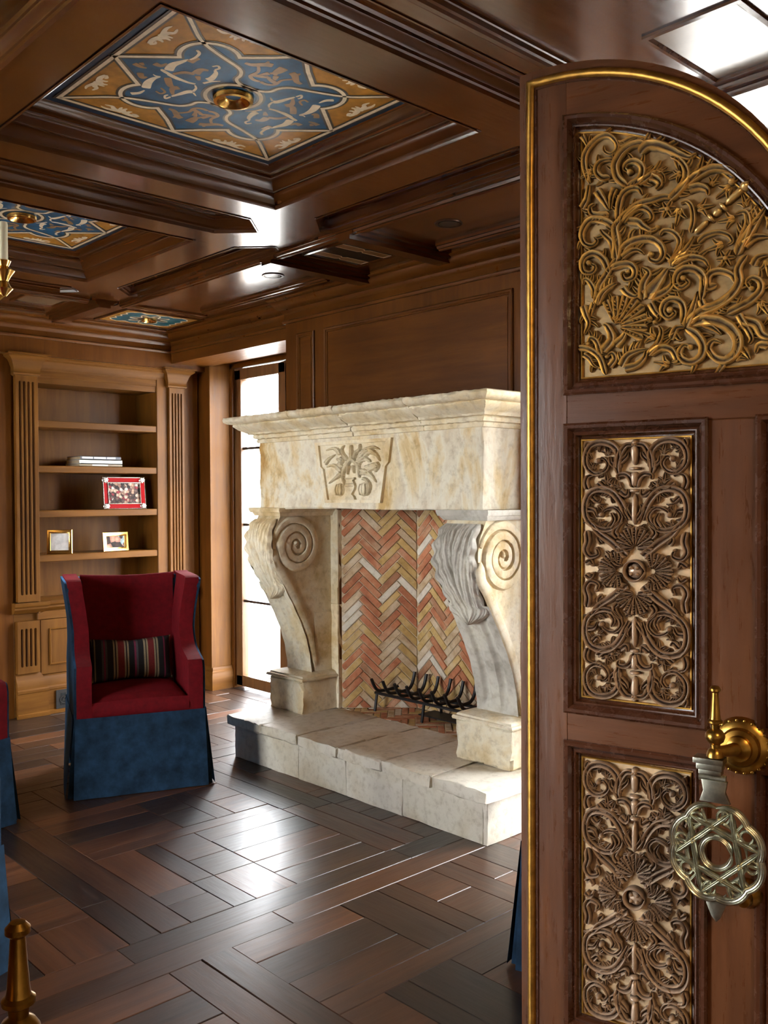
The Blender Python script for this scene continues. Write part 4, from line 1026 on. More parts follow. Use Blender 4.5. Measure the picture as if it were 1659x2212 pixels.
for (a, b, single) in (((3.556, Y1), (XB, Y2), True), ((XB, Y2), (XB, Yr2), True), ((XB, Yr2), (3.556, Yr1), False)):
    F, L = lining(a, b)
    wl = MB().fbox(F, 0, L, ZH, 1.47, -.03, 0).build('firebox_wall', MORTAR, FP, smooth=False)
    herring(F, .004, L-.002, ZH+.004, 1.46, wl, off=(.02, .8), single=single)
F = Fr((0, 0, ZH), (1, 0, 0), (0, 1, 0), (0, 0, 1))
ff = MB().prism(F, [(3.556, Yr1), (XB, Yr2), (XB, Y2), (3.556, Y1)], -.05, -.006).build('firebox_floor', MORTAR, FP, smooth=False)
herring(F, 3.558, XB, Yr1+.02, Y1-.01, ff, off=(3.6, 3.5), rot=90+45, h=.0)
MB().box(3.56, 3.92, 2.99, 4.18, 1.46, 1.5).build('firebox_top', MORTAR, FP, smooth=False)

# iron log grate
GR = thing('log_grate', 'black iron log grate with upturned bars in the brick firebox', 'grate', (3.72, 3.62, ZH))
for x in (3.655, 3.79): MB().tube([(x, 4.00, .345), (x, 3.22, .345)], .009, 6).build('rail', IRON, GR)
for i in range(8):
    y = 3.955-i*.096
    MB().tube(resample([(3.585, y, .440), (3.602, y, .405), (3.625, y, .375), (3.66, y, .362), (3.76, y, .362), (3.80, y, .372), (3.825, y, .405), (3.842, y, .462)], 18), .0095, 8).build('bar', IRON, GR)
for x in (3.655, 3.79):
    for y in (3.985, 3.60, 3.24): MB().tube([(x, y, .345), (x+(-.012 if x < 3.7 else .012), y+.006, ZH)], .0085, 6).build('leg', IRON, GR)
MB().box(3.69, 3.82, 3.24, 3.68, .262, .268).build('ember_tray', IRON, GR, smooth=False)
# ================================================================== BOOKCASE
YB = 6.28
BC = thing('built_in_bookcase', 'built-in brown wood bookcase with fluted pilasters and open shelves', 'bookcase', (3.1, 6.4, 0))
def bbx(name, x0, x1, y0, y1, z0, z1, mat='X', parent=None, bv=.003):
    return MB().box(x0, x1, y0, y1, z0, z1).build(name, BOOK[mat], parent or BC, bevel=bv, bseg=1, smooth=False)
OX0, OX1, OZ1 = 2.613, 3.530, 2.287
bbx('back_panel', 2.60, 3.545, 6.60, 6.64, .7, 2.47, 'Z', bv=0)
bbx('side_panel', 2.58, OX0, YB+.03, 6.62, .70, 2.46, 'Z'); bbx('side_panel', OX1, 3.555, YB+.03, 6.62, .70, 2.46, 'Z')
bbx('top_panel', 2.58, 3.55, YB+.03, 6.62, OZ1, 2.46)
for z in (2.03, 1.718, 1.407, 1.098): bbx('shelf', OX0+.001, OX1-.001, YB+.012, 6.598, z-.048, z, bv=.004)
FBk = Fr((0, YB, 0), (1, 0, 0), (0, 0, 1), (0, -1, 0))
def pilaster(x0, x1, z0, z1, f0, f1, nf):
    """flat shaft with rounded flutes cut into it"""
    w_ = x1-x0; pitch = w_*.80/nf; r = pitch*.30; m_ = MB(); xs = [x0+w_*.10+pitch*(i+.5) for i in range(nf)]
    holes_ = []
    for x in xs:
        loop = arcpts((x, f1-r), r, 0, 180, 7) + arcpts((x, f0+r), r, 180, 360, 7); holes_.append(loop)
    m_.plate(FBk, rect(x0, x1, z0, z1), [h[::-1] for h in holes_], .02)
    for a in (x0, x1): m_.add([FBk(a, z, h) for z in (z0, z1) for h in (-.02, .02)], [(0, 1, 3, 2)])
    for z in (z0, z1): m_.add([FBk(a, z, h) for a in (x0, x1) for h in (-.02, .02)], [(0, 1, 3, 2)])
    o = m_.build('pilaster', BOOK['Z'], BC, smooth=False, clean=False)
    for loop, x in zip(holes_, xs):
        f = MB(); n_ = len(loop); vs = []
        for s_, h in ((1, .02), (.85, .014), (.45, .010), (.02, .009)):
            vs += [FBk(x+(p[0]-x)*s_, p[1], h) for p in loop]
        f.add(vs, [(k*n_+i, k*n_+(i+1) % n_, (k+1)*n_+(i+1) % n_, (k+1)*n_+i) for k in range(3) for i in range(n_)])
        f.build('flute', BOOK['Z'], o)
pilaster(2.458, 2.606, .787, 2.335, .835, 2.285, 4); pilaster(3.622, 3.748, .787, 2.335, .835, 2.285, 4)
pilaster(2.452, 2.606, .30, .655, .345, .605, 4); pilaster(3.622, 3.748, .30, .655, .345, .605, 4)
bbx('stile', 3.53, 3.625, YB+.005, YB+.04, .70, 2.46, 'Z'); bbx('stile', 2.60, 2.616, YB-.01, YB+.04, .70, 2.40, 'Z')
bbx('stile', 2.36, 2.46, YB+.03, YB+.06, 0, 2.46, 'Z'); bbx('stile', 3.745, 3.90, YB+.03, YB+.06, 0, 2.46, 'Z')
CAPP = [(0, 2.325), (.010, 2.328), (.014, 2.338), (.010, 2.345), (.012, 2.375), (.018, 2.390), (.024, 2.410), (.034, 2.428), (.050, 2.440), (.058, 2.446), (.058, 2.456), (.066, 2.460), (.066, 2.470), (-.02, 2.470)]
for x0, x1 in ((2.452, 2.612), (3.616, 3.754)):
    MB().sweep(XY, [(x1, YB+.05), (x1, YB-.022), (x0, YB-.022), (x0, YB+.05)][::-1], [(-o_, h) for o_, h in CAPP], closed=False).build('capital', BOOK['X'], BC)
    bbx('capital_block', x0, x1, YB-.022, YB+.05, 2.32, 2.468)
ENT = [(0, 2.285), (.012, 2.285), (.012, 2.325), (.018, 2.330), (.018, 2.372), (.024, 2.378), (.024, 2.395), (.034, 2.410), (.046, 2.424), (.052, 2.430), (.052, 2.442), (.062, 2.450), (.062, 2.468), (-.02, 2.468)]
MB().sweep(XY, [(2.612, YB+.03), (3.616, YB+.03)], [(-o_, h) for o_, h in ENT], closed=False).build('entablature', BOOK['X'], BC)
CT = [(-.3, .70), (.0, .705), (.010, .712), (.022, .728), (.030, .736), (.030, .748), (.036, .752), (.042, .762), (.042, .782), (-.3, .782)]
MB().sweep(XY, [(2.43, YB+.0), (2.63, YB+.0), (2.63, YB+.03), (3.60, YB+.03), (3.60, YB), (3.77, YB)], [(-o_, h) for o_, h in CT], closed=False).build('counter', BOOK['X'], BC)
bbx('cabinet_body', 2.44, 3.76, YB+.02, 6.62, .0, .72, 'X')
bbx('rail', 2.60, 3.63, YB-.0, YB+.03, .655, .71); bbx('rail', 2.60, 3.63, YB-.0, YB+.03, .245, .272)
for a, b in ((2.616, 3.115), (3.121, 3.62)):
    d = bbx('cabinet_door', a, b, YB-.004, YB+.02, .275, .652, 'Z'); F = Fr((0, YB-.004, 0), (1, 0, 0), (0, 0, 1), (0, -1, 0))
    MB().sweep(F, rect(a+.060, b-.060, .335, .592), [(0, 0), (.002, .008), (.008, .010), (.012, .004), (.016, -.002)]).build('door_moulding', BOOK['Z'], d)
BS = [(0, .0), (.030, .0), (.030, .025), (.022, .03), (.022, .165), (.026, .170), (.026, .185), (.016, .195), (.016, .235), (.006, .250), (0, .262), (-.02, .30)]
MB().sweep(XY, [(2.44, YB-.02), (2.63, YB-.02), (2.63, YB+.0), (3.60, YB+.0), (3.60, YB-.02), (3.77, YB-.02)], [(-o_, h) for o_, h in BS], closed=False).build('plinth', BOOK['X'], BC)
# floor-level grille
vt = thing('wall_grille', 'dark metal scroll grille set in the bookcase plinth', 'vent', (2.84, YB-.03, .025))
VB = plain('grille_metal', (.035, .032, .03), .5, .6)
FV = Fr((0, YB-.026, 0), (1, 0, 0), (0, 0, 1), (0, -1, 0))
MB().prism(FV, rect(2.71, 3.02, .028, .158), 0, .006).build('plate', VB, vt, smooth=False)
MB().prism(FV, rect(2.742, 2.988, .05, .135), .006, .007).build('opening', plain('grille_shade_black', (.002, .002, .002), .9), vt, smooth=False)  # black sheet laid on the plate, painted shade of the grille hollow
sc = MB()
for i in range(5):
    x = 2.762+i*.048
    sc.stroke(FV, spiral((x, .092), .034, .006, i*1.2, 1.4 if i % 2 else -1.4, 26), .007, .005, .005, base=.006, sec=MB.PLAIN)
    sc.stroke(FV, [(x-.02, .052), (x+.02, .133)], .006, .006, .005, base=.006, sec=MB.PLAIN)
sc.build('scrollwork', VB, vt)

# books on the second shelf
zc = 1.7185
for i, (x0, x1, y1, t, cov, lab) in enumerate(((2.925, 3.258, 6.545, .019, (.30, .24, .16), 'lowest book of the flat stack, tan spine with pale title band'),
                                                (2.928, 3.258, 6.54, .029, (.82, .80, .74), 'thick white book in the middle of the flat stack'),
                                                (2.936, 3.248, 6.54, .025, (.10, .11, .13), 'topmost book of the flat stack, dark spine with white bands'))):
    bk = thing('book', lab, 'book', ((x0+x1)/2, 6.42, zc), group='books lying flat on the second shelf')
    cm = plain('book_cover_%d' % i, cov, .35, var=.08); y0 = 6.315
    MB().box(x0+.004, x1-.004, y0+.006, y1-.004, zc+.003, zc+t-.003).build('pages', plain('book_pages', (.72, .62, .42), .8, var=.1), bk, smooth=False)
    m_ = MB(); m_.box(x0, x1, y0, y1, zc, zc+.003); m_.box(x0, x1, y0, y1, zc+t-.003, zc+t); m_.box(x0, x1, y0, y0+.004, zc, zc+t)
    m_.build('cover', cm, bk, smooth=False)
    for a, b in (((.3, .66),), (), ((.04, .30), (.33, .62), (.65, .86)))[i]:
        MB().box(x0+(x1-x0)*a, x0+(x1-x0)*b, y0-.0006, y0, zc+t*.28, zc+t*.80).build('title_band', plain('title_white', (.85, .84, .8), .5), bk, smooth=False)
    zc += t+.0004

# picture frames
def photo(name, cols, scale):
    mt, nt, b = nodes(name); mp = mapping(nt, (scale, scale, scale)); vo = N(nt, 'ShaderNodeTexVoronoi'); vo.inputs['Scale'].default_value = 1.0
    nt.links.new(mp.outputs[0], vo.inputs[0]); sx = N(nt, 'ShaderNodeSeparateColor'); nt.links.new(vo.outputs['Color'], sx.inputs[0])
    r = ramp(nt, sx.outputs[0], [((i+.5)/len(cols), c) for i, c in enumerate(cols)], 'CONSTANT')
    d = ramp(nt, vo.outputs['Distance'], [(.15, (1.2, 1.15, 1.1)), (.6, (.5, .45, .45))])
    nt.links.new(mix(nt, 1, r.outputs[0], d.outputs[0], 'MULTIPLY'), b.inputs['Base Color']); b.inputs['Roughness'].default_value = .5; b.inputs['Specular IOR Level'].default_value = .15; return mt
def picture(name, lab, x, y, z, rz, tilt, W, H, fw, fmat, pmat, corners=None, beads=None, lines=True):
    M = Matrix.Translation((x, y, z)) @ Matrix.Rotation(rz, 4, 'Z') @ Matrix.Rotation(-tilt, 4, 'X')
    t = thing(name, lab, 'picture frame', mat=M)
    F = Fr((0, 0, 0), (1, 0, 0), (0, 0, 1), (0, -1, 0))
    MB().sweep(F, rect(-W/2, W/2, 0, H), [(0, 0), (0, .010), (.004, .014), (fw*.5, .012), (fw-.003, .008), (fw, .004), (fw, 0)]).build('frame', fmat, t, local=True)
    MB().fbox(F, -W/2+fw-.002, W/2-fw+.002, fw-.002, H-fw+.002, .001, .004).build('photograph', pmat, t, local=True, smooth=False)
    MB().fbox(F, -W/2+.004, W/2-.004, .004, H-.004, -.006, .0).build('backing', UMBER, t, local=True, smooth=False)
    MB().add([F(-.02, H*.62, -.006), F(.02, H*.62, -.006), F(.03, 0, -.08), F(-.03, 0, -.08), F(-.02, H*.62, -.009), F(.02, H*.62, -.009), F(.03, 0, -.084), F(-.03, 0, -.084)], [(0,1,2,3),(4,7,6,5),(0,4,5,1),(2,6,7,3),(1,5,6,2),(0,3,7,4)]).build('easel_leg', UMBER, t, local=True, smooth=False)
    if corners:
        for u in (-W/2+fw/2, W/2-fw/2):
            for v in (fw/2, H-fw/2):
                c = MB(); c.dome(F, u, v, fw*.62, .012, .008, 14)
                for k in range(6): a = k*PI/3; c.dome(F, u+fw*.36*math.cos(a), v+fw*.36*math.sin(a), fw*.2, .018, .008, 8)
                c.build('corner_rosette', corners, t, local=True)
    if beads:
        for o_ in (.002, fw-.002):
            MB().sweep(F, rect(-W/2+o_, W/2-o_, o_, H-o_), [(-.004, .006), (-.003, .014), (.0, .016), (.003, .014), (.004, .006)]).build('beaded_edge', beads, t, local=True)
    return t
SILV = plain('silver', (.85, .83, .78), .25, 1, var=.15, vs=80, bmp=.3)
picture('picture_frame', 'red enamel picture frame with silver corner rosettes, group photo', 3.280, 6.325, 1.408, 0, math.radians(6), .336, .236, .042,
        plain('red_enamel', (.25, .0006, .002), .5, spec=.08), photo('crowd_print', [(.05, .03, .025), (.32, .2, .14), (.10, .06, .05), (.45, .33, .25), (.03, .02, .02), (.22, .03, .04), (.5, .45, .4)], 46), SILV, SILV)
picture('picture_frame', 'small gilt picture frame turned to the left on the lowest shelf, white glare painted into its print', 2.782, 6.33, 1.0985, math.radians(-24), math.radians(12), .17, .172, .026, GOLD, plain('glare_white_print', (.75, .74, .72), .12, var=.3, vs=18))  # white glare put into the print colour
picture('picture_frame', 'small gilt picture frame facing the room, photo of three faces', 3.208, 6.33, 1.0985, math.radians(4), math.radians(6), .205, .142, .030, GOLD,
        photo('faces_print', [(.04, .02, .015), (.5, .27, .19), (.03, .02, .015), (.35, .5, .52), (.55, .32, .24)], 26))

# ================================================================== WING CHAIRS
def make_chair(rz, loc, label, pillow=False):
    t = thing('wing_chair', label, 'armchair', loc, rz, group='red and blue velvet wing chairs')
    W, D = .65, .70
    # side: arm and wing in one, profile in (y, z); front at y = 0
    prof = resample([(.0, .395, 0), (.0, .50, 0), (.0, .635, 0), (.03, .660, 0), (.12, .680, 0), (.20, .715, 0), (.245, .79, 0), (.255, .90, 0), (.245, 1.0, 0), (.235, 1.045, 0), (.26, 1.066, 0), (.40, 1.068, 0), (.56, 1.068, 0), (.63, 1.06, 0), (.64, .9, 0), (.63, .6, 0), (.62, .395, 0)], 46)
    pr = [(p.x, p.y) for p in prof]
    def flare(v, s_):
        z = v.z; e = max(0, (z-.66)/.40); v.x += s_*(.028*e*e - .018*max(0, 1-abs(z-.80)/.2)*.6)
    for s_ in (-1, 1):
        x0 = s_*(W/2-.085); x1 = s_*(W/2-.012); x2 = s_*W/2
        a = MB().prism(Fr((0, 0, 0), (0, 1, 0), (0, 0, 1), (1, 0, 0)), pr, x0, x1)
        for v in a.v: flare(v, s_)
        me = a.mesh('arm_and_wing', bevel=.016, bseg=3, angle=60); put('arm_and_wing', me, RED, t, True)
        b = MB().prism(Fr((0, 0, 0), (0, 1, 0), (0, 0, 1), (1, 0, 0)), [(p[0]*.985+.006, p[1]*.99) for p in pr], x1-s_*.004, x2)
        for v in b.v: flare(v, s_)
        put('outer_side', b.mesh('outer_side', bevel=.004, bseg=1), BLUE, t, True)
    # back
    def back(i, j):
        x = (i*2-1)*(W/2-.080); z = .40+.66*j; y = .47+.05*j+.012*math.sin(PI*i)*math.sin(PI*j)*-1; return V((x, y, z-.012*math.sin(PI*i)*(j > .98)))
    g = MB().grid(back, 16, 16)
    g.build('inner_back', RED, t, local=True, angle=70)
    bb = MB().add([(x*(W/2-.02), y, z) for x in (-1, 1) for y, z in ((.48, .39), (.62, .39), (.64, 1.055), (.53, 1.055))], [(0,1,2,3),(4,7,6,5),(0,4,5,1),(1,5,6,2),(2,6,7,3),(3,7,4,0)])
    bb.build('outer_back', BLUE, t, local=True, bevel=.01)
    MB().tube([((i/12*2-1)*(W/2-.07), .545, 1.050-.010*math.sin(PI*i/12)) for i in range(13)], .022, 10).build('back_top_roll', RED, t, local=True)
    # seat cushion
    def seat(i, j):
        x = (i*2-1); y = j
        ex = 1-abs(x)**6; ey = 1-abs(2*y-1)**6; h = .455+.035*(max(0, ex)**.5)*(max(0, ey)**.5) + .012*math.cos(x*1.4)
        return V((x*(W/2-.085), .012+.47*y, h))
    st = MB().grid(seat, 18, 14); st.build('seat_cushion', RED, t, local=True, angle=70)
    fr_ = MB()
    def front(i, j):
        x = (i*2-1); z = .385+(.467-.385)*j
        return V((x*(W/2-.085), .012-.022*math.sin(PI*min(1, max(.0, j)))*.8, z+.008*math.cos(x*1.4)*j))
    fr_.grid(front, 16, 8).build('seat_front', RED, t, local=True, angle=70)
    MB().box(-W/2+.06, W/2-.06, .03, .60, .30, .45).build('seat_base', RED, t, local=True, smooth=False)
    # skirt panels: front, sides, back with open corner pleats
    def skirt(fn, nm='skirt_panel'):
        MB().grid(fn, 20, 8).build(nm, BLUE, t, local=True, angle=70)
    H = .40
    skirt(lambda i, j: V(((i*2-1)*(W/2-.004+.012*(1-j)), -.008-.020*(1-j)+.003*math.sin(i*17)*(1-j), .004+(H-.004)*j)))
    for s_ in (-1, 1):
        skirt(lambda i, j: V((s_*(W/2+.006+.040*(1-j)*(.6+.4*math.cos(i*2.2))), .012+.60*i-.02*(1-j)*(1-i), .006+(H-.006)*j)))
        skirt(lambda i, j: V((s_*(W/2-.030+.034*i*(1-j)+.030*i), .016-.012*i*(1-j)-.004, .006+(H-.012)*j)), 'corner_pleat')
    skirt(lambda i, j: V(((i*2-1)*(W/2+.006), .635+.02*(1-j), .006+(H-.006)*j)))
    MB().box(-W/2+.01, W/2-.01, .02, .62, .05, .39).build('skirt_lining', BLUE, t, local=True, smooth=False)
    return t
CH_RZ = math.radians(-21)
ch1 = make_chair(CH_RZ, (2.296, 4.272, 0), 'red velvet wing chair with blue skirt holding a striped pillow')
def place(src, loc, rz, lab):
    c = copy_tree(src); c.location = loc; c.rotation_euler = (0, 0, rz); c['label'] = lab; return c
ax_ = V((math.cos(CH_RZ), math.sin(CH_RZ), 0))
p2 = V((1.638, 4.262, 0)) - V((math.cos(.244), math.sin(.244), 0))*.35
place(ch1, (p2.x+.02, p2.y+.02, 0), math.radians(14), 'red and blue wing chair cut off by the left edge beside the bookcase')
place(ch1, (2.385, 1.525, 0), math.radians(-75), 'red and blue wing chair mostly hidden behind the carved door')
p4 = V((1.150, 3.07, 0)) - V((math.cos(.9), math.sin(.9), 0))*.36
place(ch1, (.822, 2.82, 0), math.radians(28), 'wing chair skirt at the lower left edge above the brass finial')
# pillow
pm, nt, b = nodes('striped_weave')
mp = mapping(nt, (1, 1, 1)); sx = N(nt, 'ShaderNodeSeparateXYZ'); nt.links.new(mp.outputs[0], sx.inputs[0])
md = N(nt, 'ShaderNodeMath', operation='MULTIPLY_ADD'); md.inputs[1].default_value = 2.30; md.inputs[2].default_value = .5; nt.links.new(sx.outputs[0], md.inputs[0])
K_, R_, C_, P_, G_ = (.008, .008, .010), (.16, .012, .012), (.30, .25, .15), (.18, .02, .06), (.06, .06, .07)
st_ = []; pos = 0
seq = [(C_, 1), (K_, .6), (C_, .6), (K_, 2.6), (G_, .8), (P_, .7), (G_, .8), (K_, 2.6), (C_, .7), (K_, .5), (C_, .8), (R_, 2.8), (C_, .7), (K_, .5), (C_, .8), (K_, 2.4), (P_, .8), (G_, .9), (K_, 2.4), (C_, .8), (K_, .5), (C_, .7), (R_, 2.6), (C_, .7), (K_, .5), (C_, .8), (K_, 2.4), (P_, .8), (K_, 2.4), (C_, 1)]
tot = sum(q for _, q in seq); acc = 0
for c, q in seq: st_.append((acc/tot, c)); acc += q
r = ramp(nt, md.outputs[0], st_, 'CONSTANT'); wv = noise(nt, mapping(nt, (300, 300, 300)), 1, 2)
rw = ramp(nt, wv.outputs[0], [(.3, (.7, .7, .7)), (.7, (1.1, 1.1, 1.1))]); nt.links.new(mix(nt, 1, r.outputs[0], rw.outputs[0], 'MULTIPLY'), b.inputs['Base Color']); b.inputs['Roughness'].default_value = .9
M = Matrix.Translation((2.296, 4.272, 0)) @ Matrix.Rotation(CH_RZ, 4, 'Z') @ Matrix.Translation((.0, .395, .615)) @ Matrix.Rotation(math.radians(-16), 4, 'X')
pl = thing('lumbar_pillow', 'long striped pillow in black, red and cream leaning in the wing chair', 'pillow', mat=M)
def pil(sg):
    def fn(i, j):
        x, z = i*2-1, j*2-1; e = max(0, (1-x**4)*(1-z**4))**.55; pinch = 1-.07*(1-abs(x))*abs(z)
        return V((x*.215*(1-.05*(1-abs(z)**2)), -sg*.058*e, z*.108*pinch + .010*abs(x)*z))
    return fn
m_ = MB(); m_.grid(pil(1), 30, 18); m_.grid(pil(-1), 30, 18)
m_.build('cover', pm, pl, local=True, angle=80)
# ================================================================== CARVED DOOR
A_ = math.radians(-14)
DU = V((-math.sin(A_), -math.cos(A_), 0)); DN = V((-.9703, -.2419, 0)); DP = V((1.7755, 1.4175, 0))
def basis(o, u, v, n):
    m_ = Matrix.Identity(4)
    for i in range(3): m_[i][0], m_[i][1], m_[i][2], m_[i][3] = u[i], v[i], n[i], o[i]
    return m_
DL = Fr((0, 0, 0), (1, 0, 0), (0, 1, 0), (0, 0, 1))      # local door frame: x along, y up, z out
DW = .86
door = thing('door_1', 'tall arched wood door with gilded acanthus lunette and carved panels', 'door', mat=basis(DP, DU, V((0, 0, 1)), DN), kind='structure')
def arch(off, x0, x1, n=26, cx_=.072, cz=1.905, R=.603):
    """arch curve, lowered by off, from x0 to x1"""
    out = []
    for i in range(n):
        x = x0+(x1-x0)*i/(n-1); d = abs(x-cx_)
        z = cz+math.sqrt(R*R-d*d) if d < .52 else cz+math.sqrt(R*R-.2704) - (d-.52)*1.7
        out.append((x, z-off))
    return out
def dpart(name, mb, mat, parent=None, **kw): return mb.build(name, mat, parent or door, local=True, **kw)
S1, P1, M1, P2 = .118, .436, .545, .74        # stile, panel column, mullion, second column
core = [(0, .005), (DW, .005)] + arch(0, 0, DW)[::-1]
dpart('door_back', MB().prism(DL, core, -.055, -.030), DOOR['Y'], smooth=False)
# frame members
top_in = .128
dpart('stile', MB().prism(DL, [(0, .005), (S1, .005), (S1, 2.372)] + arch(0, 0, S1, 8)[::-1], -.031, 0), DOOR['Y'], bevel=.0025, bseg=1, smooth=False)
dpart('stile', MB().prism(DL, [(P2, .005), (DW, .005), (DW, 1.70), (P2, 1.70)], -.031, 0), DOOR['Y'], smooth=False)
a_out, a_in = arch(0, S1, DW, 30), arch(top_in, S1, P2+.02, 24)
dpart('arched_rail', MB().prism(DL, a_in + [(DW, 1.70)] + a_out[::-1], -.031, -.0005), DOOR['X'], smooth=False)
dpart('rail', MB().fbox(DL, S1, DW, 1.660, 1.738, -.031, 0), DOOR['X'], bevel=.002, bseg=1, smooth=False)
dpart('rail', MB().fbox(DL, S1, P2, .916, .992, -.031, 0), DOOR['X'], bevel=.002, bseg=1, smooth=False)
dpart('rail', MB().fbox(DL, S1, P2, .005, .242, -.031, 0), DOOR['X'], bevel=.002, bseg=1, smooth=False)
for z0, z1 in ((.992, 1.660), (.242, .916)): dpart('mullion', MB().fbox(DL, P1, M1, z0, z1, -.031, -.0005), DOOR['Y'], bevel=.002, bseg=1, smooth=False)
# gilt bead round the edge
bead = [(.028, .03)] + [(.028, 2.25)] + [(x, z) for x, z in arch(.030, .028, DW-.01, 40)]
dpart('gilt_bead', MB().sweep(DL, bead, [(.0105, -.002), (.0095, .006), (.004, .0115), (-.004, .0115), (-.0095, .006), (-.0105, -.002)], closed=False), GILT, angle=60)
dpart('edge_fillet', MB().sweep(DL, [(.0415, .03), (.0415, 2.25)] + arch(.0435, .0415, DW-.01, 40), [(.0028, 0), (.0028, .003), (-.0028, .003), (-.0028, 0)], closed=False), DOOR['P'])
# panel mouldings
PM = [(-.006, 0), (-.006, .008), (-.001, .012), (.006, .011), (.010, .004), (.014, -.002), (.019, .001), (.022, .0), (.024, -.008), (.028, -.012), (.032, -.013)]
PG = [(.0305, -.013), (.032, -.009), (.035, -.0095), (.036, -.015)]
def framed(path, nm):
    dpart('panel_moulding', MB().sweep(DL, path, PM), DOOR['P'])
    dpart('gilt_fillet', MB().sweep(DL, path, PG), GILT)
lun = [(S1, 1.738), (P2, 1.738), (P2, arch(top_in, P2, P2+.001, 2)[0][1])] + arch(top_in, S1, P2-.01, 34)[::-1]
framed(lun, 'lunette')
for x0, x1 in ((S1, P1), (M1, P2)):
    framed(rect(x0, x1, .992, 1.660), 'p'); framed(rect(x0, x1, .242, .916), 'p')
ZF = -.015
lp = dpart('carved_lunette', MB().prism(DL, [(S1+.03, 1.768), (P2-.03, 1.768)] + arch(top_in+.03, S1+.03, P2-.03, 30)[::-1], -.03, ZF), FIELD_G, smooth=False)
lp['label'] = 'gilded lunette carved with acanthus scrolls and a shell'
def dcarve(nm, mb, mat, parent): return mb.build(nm, mat, parent, local=True, gilt=True, angle=70)
rr = random.Random(3)
def sprigs(taken, inside, x0, x1, z0, z1, count, dmin, mat, parent, step=.006):
    """small three-lobed leaves filling the widest gaps between the scrolls"""
    pts = [(x0+step*i, z0+step*j) for i in range(int((x1-x0)/step)+1) for j in range(int((z1-z0)/step)+1)]
    pts = [p for p in pts if inside(*p)]
    best = {p: min((p[0]-a)**2+(p[1]-b)**2 for a, b in taken) for p in pts}
    for _ in range(count):
        p = max(best, key=best.get); d = math.sqrt(best[p])
        if d < dmin: break
        near = min(taken, key=lambda q: (q[0]-p[0])**2+(q[1]-p[1])**2); a0 = math.atan2(p[1]-near[1], p[0]-near[0]); r = min(d, .022)*1.05
        b_ = MB(); o_ = (p[0]-r*.75*math.cos(a0), p[1]-r*.75*math.sin(a0))
        for k, l in ((-.85, 1.15), (0, 1.6), (.85, 1.15)):
            a = a0+k; e = (o_[0]+r*l*math.cos(a), o_[1]+r*l*math.sin(a)); m2 = (o_[0]+r*l*.5*math.cos(a-k*.3), o_[1]+r*l*.5*math.sin(a-k*.3))
            b_.stroke(DL, [o_, m2, e], r*.62, r*.22, .013, base=ZF, n=8)
        dcarve('leaf_sprig', b_, mat, parent)
        new = [(p[0]+r*.7*math.cos(t), p[1]+r*.7*math.sin(t)) for t in (0, 1.05, 2.1, 3.14, 4.2, 5.25)] + [p]
        taken += new
        for q in best: best[q] = min(best[q], min((q[0]-a)**2+(q[1]-b)**2 for a, b in new))
def samples(pts, w_):
    P = resample([(a, b, 0) for a, b in pts], 10); out = []
    for i, p in enumerate(P):
        t = (P[min(i+1, 9)]-P[max(i-1, 0)]).normalized(); out += [(p.x-t.y*w_*s_, p.y+t.x*w_*s_) for s_ in (-.5, .5)]
    return out
def flower(mb, F, u, v, r, h, base, n=6):
    for k in range(n):
        a = 2*PI*k/n; mb.stroke(F, [(u+r*.15*math.cos(a), v+r*.15*math.sin(a)), (u+r*math.cos(a), v+r*math.sin(a))], r*.55, r*.3, h, base=base, n=8)
    mb.dome(F, u, v, r*.32, h*1.3, base, 10)
def shell(mb, F, u, v, r, a0, a1, n, h, base, beads=True):
    for k in range(n):
        a = a0+(a1-a0)*k/(n-1); L = r*(.92+.08*math.cos((k-(n-1)/2)*.5)); ca, sa = math.cos(a), math.sin(a)
        mb.stroke(F, [(u+r*.12*ca, v+r*.12*sa), (u+L*.7*ca, v+L*.7*sa), (u+L*ca, v+L*sa)], r*.12, r*.36*abs(a1-a0)/PI*8/n, h, base=base, n=10)
        if beads:
            for q in (.55, .68, .80): mb.dome(F, u+L*q*ca, v+L*q*sa, r*.035, h*1.25, base, 6)
for pts, w0, w1, bl in LUNETTE:
    if max(p[0] for p in pts) > P2-.04: continue
    big = w0 > .012
    b_ = MB().stroke(DL, pts, w0*1.4, w1*1.3, .018 if big else .014, ball=bl, base=ZF, serr=.05 if w1 < w0*.6 else 0)
    # acanthus side lobes along the convex side of a long scroll
    P = resample([(p[0], p[1], 0) for p in pts], 14)
    L = sum((P[i+1]-P[i]).length for i in range(13))
    if L > 4.5*w0 and w0 > .010:
        for q in (2, 4, 6, 8):
            t = (P[q+1]-P[q-1]).normalized(); nr = V((-t.y, t.x, 0))
            cr = (P[q+1]-P[q]).cross(P[q]-P[q-1]).z; sd = 1 if cr > 0 else -1
            a = P[q]+nr*sd*w0*.25
            e = a + (nr*sd*.75 + t*.7).normalized()*w0*1.6; mdl = (a+e)/2 + nr*sd*w0*.12
            b_.stroke(DL, [a.xy, mdl.xy, e.xy], w0*.85, w0*.2, .013, base=ZF, n=8)
    dcarve('acanthus_scroll', b_, CARVE_G, lp)
b_ = MB(); shell(b_, DL, .236, 1.882, .075, math.radians(112), math.radians(-28), 8, .017, ZF); dcarve('shell', b_, CARVE_G, lp)
for u, v in ((.351, 2.130), (.475, 2.004)): b_ = MB(); flower(b_, DL, u, v, .020, .014, ZF); dcarve('flower', b_, CARVE_G, lp)
b_ = MB(); a0, a1 = V((.410, 2.067)), V((.515, 2.150)); dd = (a1-a0)
